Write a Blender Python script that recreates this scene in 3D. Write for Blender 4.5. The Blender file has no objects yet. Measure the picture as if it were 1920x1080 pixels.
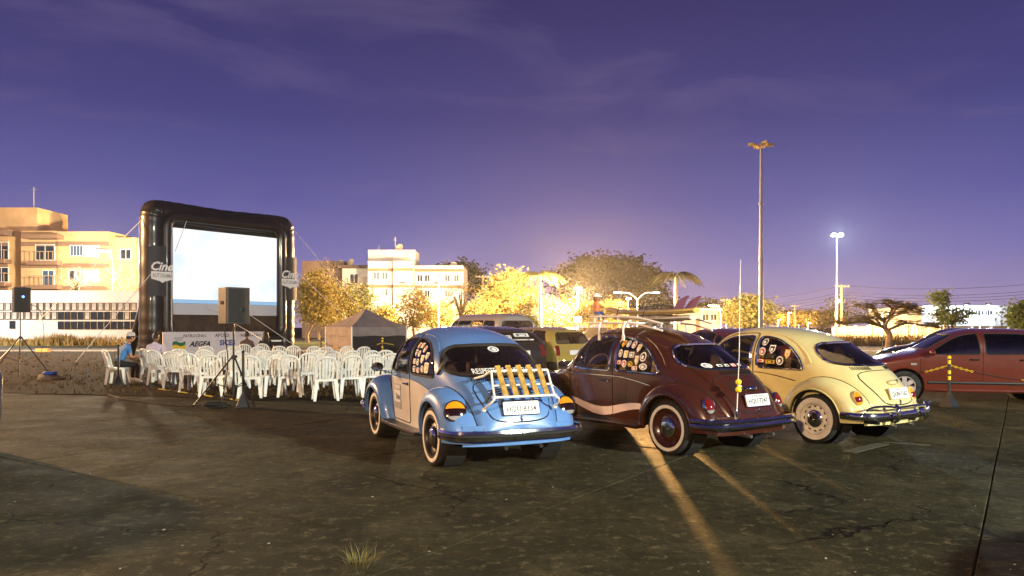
import bpy, bmesh, math, random
from mathutils import Vector, Matrix
R = math.radians
SC = bpy.context.scene
# ---------------------------------------------------------------- camera, sky, exposure
F, HZ, EYE = 1420.0, 613.0, 1.5          # focal length in px of the 1920 frame, horizon row, eye height in metres
cam_d = bpy.data.cameras.new('camera'); cam = bpy.data.objects.new('camera', cam_d); SC.collection.objects.link(cam)
cam.location = (0, 0, EYE); cam.rotation_euler = (R(90), 0, 0)
cam_d.sensor_width = 36; cam_d.lens = 36 * F / 1920; cam_d.shift_y = (HZ - 540) / 1920
cam_d.clip_start = 0.05; cam_d.clip_end = 3000
SC.camera = cam
SC.render.engine = 'CYCLES'
SC.cycles.use_denoising = True
SC.cycles.max_bounces = 6; SC.cycles.diffuse_bounces = 2; SC.cycles.glossy_bounces = 3
SC.cycles.transmission_bounces = 4; SC.cycles.transparent_max_bounces = 12; SC.cycles.volume_bounces = 0
SC.cycles.caustics_reflective = False; SC.cycles.caustics_refractive = False
SC.cycles.sample_clamp_indirect = 4.0
vs = SC.view_settings
vs.view_transform = 'Standard'; vs.look = 'None'; vs.exposure = 0.0; vs.gamma = 1.0; vs.use_curve_mapping = False

W = bpy.data.worlds.new('World'); SC.world = W; W.use_nodes = True
wn = W.node_tree; wn.nodes.clear(); wl = wn.links.new
w_out = wn.nodes.new('ShaderNodeOutputWorld'); w_bg = wn.nodes.new('ShaderNodeBackground')
w_tc = wn.nodes.new('ShaderNodeTexCoord'); w_sep = wn.nodes.new('ShaderNodeSeparateXYZ')
wl(w_tc.outputs['Generated'], w_sep.inputs[0])
w_ramp = wn.nodes.new('ShaderNodeValToRGB'); cr = w_ramp.color_ramp
stops = [(0.0, (.44, .32, .46)), (.04, (.32, .255, .47)), (.09, (.195, .175, .43)), (.16, (.112, .106, .335)),
         (.26, (.061, .057, .215)), (.40, (.041, .035, .135)), (1.0, (.018, .016, .065))]
while len(cr.elements) < len(stops): cr.elements.new(.5)
for e, (p, c) in zip(cr.elements, stops): e.position = p; e.color = (*c, 1)
wl(w_sep.outputs['Z'], w_ramp.inputs['Fac'])
# thin high cloud, stretched along the horizon
w_map = wn.nodes.new('ShaderNodeMapping'); w_map.inputs['Scale'].default_value = (2.2, 2.2, 8.0)
w_map.inputs['Location'].default_value = (.3, .1, .35)
w_ns = wn.nodes.new('ShaderNodeTexNoise'); w_ns.inputs['Scale'].default_value = 1.7; w_ns.inputs['Detail'].default_value = 7
w_ns.inputs['Roughness'].default_value = .55; w_ns.inputs['Distortion'].default_value = .5
wl(w_tc.outputs['Generated'], w_map.inputs[0]); wl(w_map.outputs[0], w_ns.inputs['Vector'])
w_cr = wn.nodes.new('ShaderNodeMapRange'); w_cr.inputs['From Min'].default_value = .50; w_cr.inputs['From Max'].default_value = .78
w_cr.inputs['To Max'].default_value = .36
wl(w_ns.outputs['Fac'], w_cr.inputs['Value'])
w_mix = wn.nodes.new('ShaderNodeMix'); w_mix.data_type = 'RGBA'
w_mix.inputs[7].default_value = (.20, .155, .30, 1)
wl(w_cr.outputs[0], w_mix.inputs[0]); wl(w_ramp.outputs['Color'], w_mix.inputs[6])
wl(w_mix.outputs[2], w_bg.inputs['Color']); w_bg.inputs['Strength'].default_value = 1.0
wl(w_bg.outputs[0], w_out.inputs[0])

# ---------------------------------------------------------------- helpers
def gp(px, py):
    Y = F * EYE / (py - HZ); return Vector(((px - 960) / F * Y, Y, 0))
def at(px, py, Y): return Vector(((px - 960) / F * Y, Y, EYE - (py - HZ) / F * Y))
COL = SC.collection
def tag(o, label=None, cat=None, group=None, kind=None):
    if label: o['label'] = label
    if cat: o['category'] = cat
    if group: o['group'] = group
    if kind: o['kind'] = kind
    return o
def empty(name, loc=(0, 0, 0), rz=0, label=None, cat=None, group=None):
    o = bpy.data.objects.new(name, None); COL.objects.link(o); o.empty_display_size = .1
    o.location = loc; o.rotation_euler = (0, 0, rz); return tag(o, label, cat, group)
def copy_tree(o, parent=None):
    c = o.copy(); COL.objects.link(c); c.parent = parent
    for ch in o.children: copy_tree(ch, c)
    return c
def catmull(pts, per=6, closed=False):
    P = [Vector(p) for p in pts]; n = len(P); out = []
    for i in range(n if closed else n - 1):
        p0 = P[(i - 1) % n] if closed or i > 0 else P[0] * 2 - P[1]
        p1 = P[i]; p2 = P[(i + 1) % n]
        p3 = P[(i + 2) % n] if closed or i + 2 < n else P[-1] * 2 - P[-2]
        for k in range(per):
            t = k / per
            out.append(.5 * ((2 * p1) + (p2 - p0) * t + (2 * p0 - 5 * p1 + 4 * p2 - p3) * t * t + (3 * p1 - p0 - 3 * p2 + p3) * t ** 3))
    if not closed: out.append(P[-1])
    return out
def chaikin(poly, it=2):
    for _ in range(it):
        q = []
        for i in range(len(poly)):
            a = poly[i]; b = poly[(i + 1) % len(poly)]
            q.append((a[0] * .75 + b[0] * .25, a[1] * .75 + b[1] * .25)); q.append((a[0] * .25 + b[0] * .75, a[1] * .25 + b[1] * .75))
        poly = q
    return poly
def rrect(hw, hh, r, n=5, cx=0, cy=0):
    out = []
    for sx, sy, a0 in ((1, 1, 0), (-1, 1, 90), (-1, -1, 180), (1, -1, 270)):
        for k in range(n + 1):
            a = R(a0 + 90 * k / n); out.append((cx + sx * (hw - r) + r * math.cos(a), cy + sy * (hh - r) + r * math.sin(a)))
    return out
class MB:
    def __init__(s): s.v = []; s.f = []; s.m = []
    def add(s, vs_, fs, mi=0):
        b = len(s.v); s.v += [tuple(v) for v in vs_]; s.f += [tuple(i + b for i in f) for f in fs]; s.m += [mi] * len(fs); return s
    def box(s, c, size, rot=None, mi=0, taper=1.0):
        x, y, z = (d / 2 for d in size); t = taper
        V = [Vector(p) for p in ((-x, -y, -z), (x, -y, -z), (x, y, -z), (-x, y, -z), (-x * t, -y * t, z), (x * t, -y * t, z), (x * t, y * t, z), (-x * t, y * t, z))]
        if rot is not None: V = [rot @ v for v in V]
        c = Vector(c)
        return s.add([v + c for v in V], [(0, 3, 2, 1), (4, 5, 6, 7), (0, 1, 5, 4), (1, 2, 6, 5), (2, 3, 7, 6), (3, 0, 4, 7)], mi)
    def bar(s, a, b, w, h, mi=0, up=(0, 0, 1)):
        a = Vector(a); b = Vector(b); d = (b - a); L = d.length; d.normalize()
        up = Vector(up)
        if abs(d.dot(up)) > .98: up = Vector((0, 1, 0)) if abs(d.y) < .9 else Vector((1, 0, 0))
        sx = d.cross(up).normalized(); uz = sx.cross(d)
        return s.box((a + b) / 2, (w, L, h), Matrix((sx, d, uz)).transposed(), mi)
    def tube(s, pts, r, n=8, closed=False, mi=0, caps=True, flat=None):
        P = [Vector(p) for p in pts]; N = len(P)
        if not isinstance(r, (list, tuple)): r = [r] * N
        rows = []; nrm = None
        for i in range(N):
            a = P[i - 1] if i > 0 or closed else P[i]; b = P[(i + 1) % N] if i < N - 1 or closed else P[i]
            t = (b - a)
            if t.length < 1e-9: t = Vector((0, 0, 1))
            t.normalize()
            if nrm is None:
                nrm = t.orthogonal().normalized()
                if abs(t.z) < .9: nrm = (Vector((0, 0, 1)) - t * t.z).normalized()
            else:
                nrm = nrm - t * nrm.dot(t)
                nrm = nrm.normalized() if nrm.length > 1e-6 else t.orthogonal().normalized()
            bn = t.cross(nrm); fl = flat or 1.0
            rows.append([P[i] + (nrm * math.cos(2 * math.pi * k / n) + bn * math.sin(2 * math.pi * k / n) * fl) * r[i] for k in range(n)])
        V = [v for row in rows for v in row]; fs = []
        for i in range(N if closed else N - 1):
            j = (i + 1) % N
            for k in range(n): fs.append((i * n + k, i * n + (k + 1) % n, j * n + (k + 1) % n, j * n + k))
        if not closed and caps: fs += [tuple(range(n - 1, -1, -1)), tuple((N - 1) * n + k for k in range(n))]
        return s.add(V, fs, mi)
    def lathe(s, prof, n=24, M=None, mi=0, arc=2 * math.pi):
        """prof: (radius, height) pairs; axis +Z, moved by the matrix M"""
        M = M or Matrix(); V = []; fs = []; full = arc > 6.28
        cols = n if full else n + 1
        for r_, h in prof:
            for k in range(cols):
                a = arc * k / n; V.append(M @ Vector((r_ * math.cos(a), r_ * math.sin(a), h)))
        for i in range(len(prof) - 1):
            for k in range(n):
                k2 = (k + 1) % cols
                fs.append((i * cols + k, i * cols + k2, (i + 1) * cols + k2, (i + 1) * cols + k))
        return s.add(V, fs, mi)
    def grid(s, rows, mi=0, wrap=False):
        n = len(rows[0]); V = [v for r_ in rows for v in r_]; fs = []
        for i in range(len(rows) - 1):
            for k in range(n if wrap else n - 1): fs.append((i * n + k, i * n + (k + 1) % n, (i + 1) * n + (k + 1) % n, (i + 1) * n + k))
        return s.add(V, fs, mi)
    def prism(s, poly, fn, mi=0):
        """poly of 2D points, fn(u,v,side) -> point, side 0 back / 1 front"""
        n = len(poly); V = [fn(u, v, 0) for u, v in poly] + [fn(u, v, 1) for u, v in poly]
        fs = [tuple(range(n - 1, -1, -1)), tuple(range(n, 2 * n))] + [(k, (k + 1) % n, n + (k + 1) % n, n + k) for k in range(n)]
        return s.add(V, fs, mi)
    def ball(s, c, r, n=12, m=8, mi=0):
        c = Vector(c); r = Vector(r) if not isinstance(r, (int, float)) else Vector((r, r, r)); rows = []
        for i in range(m + 1):
            th = math.pi * i / m; sn = max(math.sin(th), 1e-3)
            rows.append([c + Vector((r.x * sn * math.cos(2 * math.pi * k / n), r.y * sn * math.sin(2 * math.pi * k / n), r.z * math.cos(th))) for k in range(n)])
        return s.grid(rows, mi, wrap=True)
    def mesh(s, name):
        me = bpy.data.meshes.new(name); me.from_pydata(s.v, [], s.f); me.update(); return me
    def build(s, name, mats, parent=None, smooth=False, bevel=0, loc=None, rz=None, angle=40, fix=True):
        me = s.mesh(name)
        if not isinstance(mats, (list, tuple)): mats = [mats]
        for m in mats: me.materials.append(m)
        if len(mats) > 1: me.polygons.foreach_set('material_index', s.m)
        if fix:
            bm = bmesh.new(); bm.from_mesh(me); bmesh.ops.recalc_face_normals(bm, faces=bm.faces[:])
            if bevel: bmesh.ops.bevel(bm, geom=bm.edges[:], offset=bevel, segments=2, affect='EDGES', profile=.6)
            bm.to_mesh(me); bm.free()
        if smooth:
            me.polygons.foreach_set('use_smooth', [True] * len(me.polygons))
            me.set_sharp_from_angle(angle=R(angle))
        o = bpy.data.objects.new(name, me); COL.objects.link(o); o.parent = parent
        if loc is not None: o.location = loc
        if rz is not None: o.rotation_euler = (0, 0, rz)
        return o
def inst(src, parent, M):
    o = bpy.data.objects.new(src.name.split('.')[0], src.data); COL.objects.link(o); o.parent = parent; o.matrix_local = M; return o
_tc = {}
def text_geo(body, size=1.0, shear=0, bold=0, spacing=1.0):
    """flat letters as (verts2d, faces), centred"""
    key = (body, shear, bold, spacing)
    if key not in _tc:
        cu = bpy.data.curves.new('lettering', 'FONT'); cu.body = body; cu.size = 1; cu.shear = shear; cu.offset = bold
        cu.resolution_u = 2; cu.space_character = spacing; cu.fill_mode = 'FRONT'
        ob = bpy.data.objects.new('lettering', cu); me = bpy.data.meshes.new_from_object(ob)
        V = [(v.co.x, v.co.y) for v in me.vertices]; Fc = [tuple(p.vertices) for p in me.polygons]
        bpy.data.objects.remove(ob); bpy.data.curves.remove(cu); bpy.data.meshes.remove(me)
        xs = [v[0] for v in V]; ys = [v[1] for v in V]
        cx = (min(xs) + max(xs)) / 2; cy = (min(ys) + max(ys)) / 2
        _tc[key] = ([(x - cx, y - cy) for x, y in V], Fc, max(xs) - min(xs), max(ys) - min(ys))
    V, Fc, w, h = _tc[key]
    return [(x * size, y * size) for x, y in V], Fc, w * size, h * size
def lettering(name, body, mat, parent, fn, height=None, width=None, shear=0, bold=0, spacing=1.0):
    """fn maps flat (u,v) to a point just above the surface that carries the print"""
    V, Fc, w, h = text_geo(body, 1, shear, bold, spacing)
    su = sv = 1
    if width: su = width / w
    if height: sv = height / h
    if not width: su = sv
    if not height: sv = su
    b = MB(); b.add([fn(x * su, y * sv) for x, y in V], Fc)
    return b.build(name, mat, parent, fix=False)

# ---------------------------------------------------------------- materials
M = {}
def mat(name, col, rough=.6, metal=0., coat=0., spec=.5, var=.0, vscale=4., bump=0., bscale=40., trans=0., ior=1.45, alpha=1., emit=None, estr=0., sheen=0., col2=None, rvar=0., coords='Object', sub=0.):
    m = bpy.data.materials.new(name); m.use_nodes = True; nt = m.node_tree; L = nt.links.new
    b = nt.nodes['Principled BSDF']; b.inputs['Base Color'].default_value = (*col, 1)
    b.inputs['Roughness'].default_value = rough; b.inputs['Metallic'].default_value = metal
    b.inputs['Coat Weight'].default_value = coat; b.inputs['Coat Roughness'].default_value = .04
    b.inputs['Specular IOR Level'].default_value = spec; b.inputs['IOR'].default_value = ior
    b.inputs['Transmission Weight'].default_value = trans; b.inputs['Alpha'].default_value = alpha
    if emit: b.inputs['Emission Color'].default_value = (*emit, 1); b.inputs['Emission Strength'].default_value = estr
    if var or bump or col2 or rvar:
        tc = nt.nodes.new('ShaderNodeTexCoord')
    if var or col2 or rvar:
        ns = nt.nodes.new('ShaderNodeTexNoise'); ns.inputs['Scale'].default_value = vscale; ns.inputs['Detail'].default_value = 6; ns.inputs['Roughness'].default_value = .6
        L(tc.outputs[coords], ns.inputs['Vector'])
    if var or col2:
        mx = nt.nodes.new('ShaderNodeMix'); mx.data_type = 'RGBA'
        mr = nt.nodes.new('ShaderNodeMapRange'); mr.inputs['From Min'].default_value = .35; mr.inputs['From Max'].default_value = .65
        L(ns.outputs['Fac'], mr.inputs['Value']); L(mr.outputs[0], mx.inputs[0])
        mx.inputs[6].default_value = (*[c * (1 - var) for c in col], 1)
        mx.inputs[7].default_value = (*(col2 if col2 else [min(1, c * (1 + var)) for c in col]), 1)
        L(mx.outputs[2], b.inputs['Base Color'])
    if rvar:
        r2 = nt.nodes.new('ShaderNodeMapRange'); r2.inputs['To Min'].default_value = max(0, rough - rvar); r2.inputs['To Max'].default_value = min(1, rough + rvar)
        L(ns.outputs['Fac'], r2.inputs['Value']); L(r2.outputs[0], b.inputs['Roughness'])
    if bump:
        n2 = nt.nodes.new('ShaderNodeTexNoise'); n2.inputs['Scale'].default_value = bscale; n2.inputs['Detail'].default_value = 5
        bp = nt.nodes.new('ShaderNodeBump'); bp.inputs['Strength'].default_value = bump; bp.inputs['Distance'].default_value = .02
        L(tc.outputs[coords], n2.inputs['Vector']); L(n2.outputs['Fac'], bp.inputs['Height']); L(bp.outputs[0], b.inputs['Normal'])
    M[name] = m; return m
def paint(name, col, **k): return mat(name, col, rough=.32, coat=1.0, var=.06, vscale=3, rvar=.10, bump=.012, bscale=7, **k)
paint('blue_paint', (.105, .235, .53)); paint('ivory_paint', (.76, .70, .62)); mat('maroon_paint', (.046, .0115, .0055), rough=.25, coat=.6, var=.06, vscale=3, rvar=.06); paint('cream_paint', (.64, .56, .26))
paint('red_paint', (.10, .015, .006)); paint('black_paint', (.012, .012, .014)); paint('dark_paint', (.03, .03, .035)); paint('olive_paint', (.34, .25, .06))
paint('white_paint', (.62, .58, .52)); paint('grey_paint', (.32, .30, .27)); paint('pink_paint', (.75, .60, .58))
mat('chrome', (.66, .66, .67), rough=.07, metal=1, rvar=.06, vscale=9)
mat('steel', (.55, .55, .56), rough=.35, metal=1, var=.15)
mat('galvanised', (.42, .42, .43), rough=.5, metal=.6, var=.15, vscale=8)
mat('rubber', (.012, .012, .012), rough=.75, bump=.2, bscale=90)
mat('tyre_rubber', (.016, .015, .015), rough=.8, var=.3, vscale=20, bump=.3, bscale=120)
mat('whitewall', (.72, .66, .55), rough=.6, var=.10, vscale=14)
mat('gap_dark', (.006, .006, .006), rough=.9)
mat('black_plastic', (.014, .014, .015), rough=.45, var=.2, vscale=12)
mat('black_metal', (.012, .012, .012), rough=.4, metal=.2)
mat('white_plastic', (.70, .72, .68), rough=.42, var=.05, vscale=6, rvar=.1)
mat('white_tube', (.80, .78, .72), rough=.35, var=.05)
mat('wood', (.40, .24, .045), rough=.45, var=.35, vscale=18)
mat('seat_fabric', (.13, .095, .07), rough=.9, var=.3, vscale=30)
mat('seat_tan', (.34, .23, .12), rough=.7, var=.2, vscale=10)
mat('interior', (.06, .05, .04), rough=.9)
mat('amber_lens', (.75, .28, .01), rough=.12, coat=.6); mat('red_lens', (.14, .008, .006), rough=.1, coat=.6); mat('clear_lens', (.35, .34, .32), rough=.1, coat=.6, metal=.3)
mat('plate_white', (.70, .70, .70), rough=.4, var=.05); mat('ink', (.008, .008, .008), rough=.6); mat('ink_white', (.85, .85, .82), rough=.6)
mat('ink_blue', (.02, .06, .30), rough=.6); mat('ink_green', (.02, .16, .05), rough=.6); mat('ink_yellow', (.80, .55, .03), rough=.6); mat('ink_red', (.5, .05, .03), rough=.6); mat('ink_grey', (.25, .25, .25), rough=.6)
mat('yellow_plastic', (.75, .55, .02), rough=.4, var=.1); mat('yellow_ball', (.85, .66, .03), rough=.5)
def glass_mat(name, tint, refl=.10):
    m = bpy.data.materials.new(name); m.use_nodes = True; nt = m.node_tree; nt.nodes.clear(); L = nt.links.new
    o = nt.nodes.new('ShaderNodeOutputMaterial'); t = nt.nodes.new('ShaderNodeBsdfTransparent'); g = nt.nodes.new('ShaderNodeBsdfGlossy')
    t.inputs['Color'].default_value = (*tint, 1); g.inputs['Roughness'].default_value = .02
    mx = nt.nodes.new('ShaderNodeMixShader'); fr = nt.nodes.new('ShaderNodeFresnel'); fr.inputs['IOR'].default_value = 1.5
    ad = nt.nodes.new('ShaderNodeMath'); ad.operation = 'MULTIPLY_ADD'; ad.inputs[1].default_value = 1.0; ad.inputs[2].default_value = refl - .04; ad.use_clamp = True
    L(fr.outputs[0], ad.inputs[0]); L(ad.outputs[0], mx.inputs[0]); L(t.outputs[0], mx.inputs[1]); L(g.outputs[0], mx.inputs[2]); L(mx.outputs[0], o.inputs[0]); M[name] = m
glass_mat('car_glass', (.86, .84, .80), .07); glass_mat('tinted_glass', (.10, .10, .12), .10)
def emis(name, col, s):
    m = bpy.data.materials.new(name); m.use_nodes = True; nt = m.node_tree; nt.nodes.clear()
    o = nt.nodes.new('ShaderNodeOutputMaterial'); e = nt.nodes.new('ShaderNodeEmission'); e.inputs[0].default_value = (*col, 1); e.inputs[1].default_value = s
    nt.links.new(e.outputs[0], o.inputs[0]); m.cycles.emission_sampling = 'NONE'; M[name] = m
emis('lens_warm', (1, .72, .36), 60); emis('lens_cool', (.80, .93, 1), 70); emis('lens_sodium', (1, .60, .22), 60); emis('lit_window', (1, .93, .82), 1.6); emis('blue_led', (.15, .3, 1), 4)
# ---------------------------------------------------------------- car bodies: a lofted shell whose windows, doors and lids are cut out of it
def table(tb):
    xs = [a for a, _ in tb]; ys = [b for _, b in tb]; n = len(xs)
    d = [(ys[i + 1] - ys[i]) / (xs[i + 1] - xs[i]) for i in range(n - 1)]
    m = [d[0]] + [0 if d[i - 1] * d[i] <= 0 else 2 * d[i - 1] * d[i] / (d[i - 1] + d[i]) for i in range(1, n - 1)] + [d[-1]]
    def f(x):
        if x <= xs[0]: return ys[0]
        if x >= xs[-1]: return ys[-1]
        i = 0
        while x > xs[i + 1]: i += 1
        h = xs[i + 1] - xs[i]; t = (x - xs[i]) / h
        return ys[i] * (1 + 2 * t) * (1 - t) ** 2 + h * m[i] * t * (1 - t) ** 2 + ys[i + 1] * t * t * (3 - 2 * t) + h * m[i + 1] * t * t * (t - 1)
    return f
class Loft:
    def __init__(s, y0, y1, top, belt, wb, ws, sill, n):
        s.y0, s.y1 = y0, y1; s.top, s.belt, s.wb, s.ws, s.sill, s.n = map(table, (top, belt, wb, ws, sill, n))
    def xs(s, y, z):
        zt, zb, w, n = s.top(y), s.belt(y), s.wb(y), s.n(y)
        if z >= zb:
            q = min(1, (z - zb) / max(1e-6, zt - zb)); return w * max(0, 1 - q ** n) ** (1 / n)
        q = max(0, (z - s.sill(y)) / (zb - s.sill(y))); return s.ws(y) + (w - s.ws(y)) * math.sin(q * math.pi / 2)
    def zx(s, x, y):
        w = s.wb(y); n = s.n(y); q = min(1, abs(x) / w)
        return s.belt(y) + (s.top(y) - s.belt(y)) * max(0, 1 - q ** n) ** (1 / n) if abs(x) < w else s.belt(y) - 2 * (abs(x) - w)
    def yr(s, x, z, lo=None, hi=None):                # rear face: y of the point (x, z)
        lo = s.y0 if lo is None else lo; hi = -.3 if hi is None else hi
        for _ in range(30):
            m = (lo + hi) / 2
            if s.zx(x, m) < z: lo = m
            else: hi = m
        return (lo + hi) / 2
    def yf(s, x, z):
        lo, hi = .0, s.y1
        for _ in range(30):
            m = (lo + hi) / 2
            if s.zx(x, m) < z: hi = m
            else: lo = m
        return (lo + hi) / 2
    def shell(s, ny=150, nu=46, nl=12):
        b = MB(); rows = []
        # station spacing follows the roof profile so that steep ends stay finely divided
        ys = [s.y0 + (s.y1 - s.y0) * i / 1500 for i in range(1501)]; L = [0]
        for i in range(1500): L.append(L[-1] + math.hypot(ys[i + 1] - ys[i], s.top(ys[i + 1]) - s.top(ys[i])))
        st = []; j = 0
        for k in range(ny + 1):
            tgt = L[-1] * k / ny
            while j < 1499 and L[j + 1] < tgt: j += 1
            st.append(ys[j] + (ys[j + 1] - ys[j]) * ((tgt - L[j]) / max(1e-9, L[j + 1] - L[j])))
        for y in st:
            w, ws, zb, zt, zs, n = s.wb(y), s.ws(y), s.belt(y), s.top(y), s.sill(y), s.n(y)
            half = []
            for k in range(nl):
                q = k / nl; half.append((ws + (w - ws) * math.sin(q * math.pi / 2), zs + (zb - zs) * q))
            for k in range(nu + 1):
                a = math.pi / 2 * k / nu; half.append((w * max(0, math.cos(a)) ** (2 / n), zb + (zt - zb) * math.sin(a) ** (2 / n)))
            rows.append([Vector((-x, y, z)) for x, z in half] + [Vector((x, y, z)) for x, z in half[-2::-1]])
        b.grid(rows); n = len(rows[0])
        b.f.append(tuple(range(n))); b.f.append(tuple(len(b.v) - n + k for k in range(n - 1, -1, -1))); b.m += [0, 0]
        return b
def inside(poly, u, v):
    sg = 0; n = len(poly)
    for k in range(n):
        a = poly[k]; b = poly[(k + 1) % n]; c = (b[0] - a[0]) * (v - a[1]) - (b[1] - a[1]) * (u - a[0])
        if abs(c) < 1e-12: continue
        if sg == 0: sg = c
        elif sg * c < 0: return False
    return True
def knife(bm, poly, ax, region):
    """cut a convex outline, seen along one axis, into the shell; returns the faces inside it"""
    i, j = ax; mg = .06
    u0 = min(p[0] for p in poly) - mg; u1 = max(p[0] for p in poly) + mg; v0 = min(p[1] for p in poly) - mg; v1 = max(p[1] for p in poly) + mg
    cand = set()
    for f in bm.faces:
        c = f.calc_center_median()
        if u0 < c[i] < u1 and v0 < c[j] < v1 and region(c): cand.add(f)
    n = len(poly)
    for k in range(n):
        a = poly[k]; b = poly[(k + 1) % n]; du, dv = b[0] - a[0], b[1] - a[1]; L2 = du * du + dv * dv
        if L2 < 1e-10: continue
        sel = []
        for f in cand:
            us = [v.co[i] for v in f.verts]; vv = [v.co[j] for v in f.verts]
            d = [du * (y - a[1]) - dv * (x - a[0]) for x, y in zip(us, vv)]
            if min(d) >= -1e-9 or max(d) <= 1e-9: continue
            t = [((x - a[0]) * du + (y - a[1]) * dv) / L2 for x, y in zip(us, vv)]
            if max(t) < -.02 or min(t) > 1.02: continue
            sel.append(f)
        if not sel: continue
        es = {e for f in sel for e in f.edges}; vsx = {v for f in sel for v in f.verts}
        co = [0, 0, 0]; no = [0, 0, 0]; co[i], co[j] = a; no[i], no[j] = dv, -du
        r_ = bmesh.ops.bisect_plane(bm, geom=[*sel, *es, *vsx], dist=1e-6, plane_co=co, plane_no=Vector(no).normalized())
        cand.update(g for g in r_['geom'] if isinstance(g, bmesh.types.BMFace)); cand = {f for f in cand if f.is_valid}
    out = []
    for f in cand:
        c = f.calc_center_median()
        if inside(poly, c[i], c[j]): out.append(f)
    return out
class Body:
    """holds the shell while pieces are taken out of it"""
    def __init__(s, loft, root, paint_, res=(150, 46, 12)):
        s.l = loft; s.root = root; s.paint = paint_
        me = loft.shell(*res).mesh('shell'); s.bm = bmesh.new(); s.bm.from_mesh(me); bpy.data.meshes.remove(me)
        bmesh.ops.recalc_face_normals(s.bm, faces=s.bm.faces[:])
    def take(s, poly, ax, region, name, material, parent=None, off=0., keep=True):
        fs = knife(s.bm, poly, ax, region); o = None
        if keep and fs:
            vm = {}; V = []; Fc = []
            for f in fs:
                ids = []
                for v in f.verts:
                    if v not in vm: vm[v] = len(V); V.append(v.co + v.normal * off)
                    ids.append(vm[v])
                Fc.append(tuple(ids))
            b = MB(); b.add(V, Fc); o = b.build(name, material, parent or s.root, smooth=True, angle=60, fix=False)
        if fs: bmesh.ops.delete(s.bm, geom=fs, context='FACES')
        return o
    def recolour(s, poly, ax, region, idx):
        for f in knife(s.bm, poly, ax, region): f.material_index = idx
    def done(s, mats, name='body'):
        me = bpy.data.meshes.new(name); s.bm.to_mesh(me); s.bm.free()
        for m in mats: me.materials.append(m)
        me.polygons.foreach_set('use_smooth', [True] * len(me.polygons)); me.set_sharp_from_angle(angle=R(50))
        o = bpy.data.objects.new(name, me); COL.objects.link(o); o.parent = s.root; return o
    def side_loop(s, poly, sg, off=.0): return [Vector((sg * (s.l.xs(y, z) + off), y, z)) for y, z in poly]
    def rear_loop(s, poly, off=.0): return [Vector((x, s.l.yr(x, z) - off, z)) for x, z in poly]
    def front_loop(s, poly, off=.0): return [Vector((x, s.l.yf(x, z) + off, z)) for x, z in poly]
def dense(poly, step=.04):
    out = []
    for k in range(len(poly)):
        a = poly[k]; b = poly[(k + 1) % len(poly)]; n = max(1, int(math.hypot(b[0] - a[0], b[1] - a[1]) / step))
        out += [(a[0] + (b[0] - a[0]) * q / n, a[1] + (b[1] - a[1]) * q / n) for q in range(n)]
    return out
def loop_tube(pts, r, name, material, parent, closed=True, n=6):
    b = MB(); b.tube(pts, r, n, closed); return b.build(name, material, parent, smooth=True)
def sweep(path, prof, up=Vector((0, 0, 1))):
    """prof (out, up) swept along a path; out is to the right of travel"""
    b = MB(); rows = []; P = [Vector(p) for p in path]
    for i, p in enumerate(P):
        t = (P[min(i + 1, len(P) - 1)] - P[max(i - 1, 0)]).normalized(); o = t.cross(up).normalized()
        rows.append([p + o * u + up * v for u, v in prof])
    b.grid(rows, wrap=True); n = len(prof); b.f += [tuple(range(n)), tuple(len(b.v) - n + k for k in range(n - 1, -1, -1))]; b.m += [0, 0]; return b
AX = lambda sg: Matrix.Rotation(R(90) * sg, 4, 'Y')      # lathe axis to +-X
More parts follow.
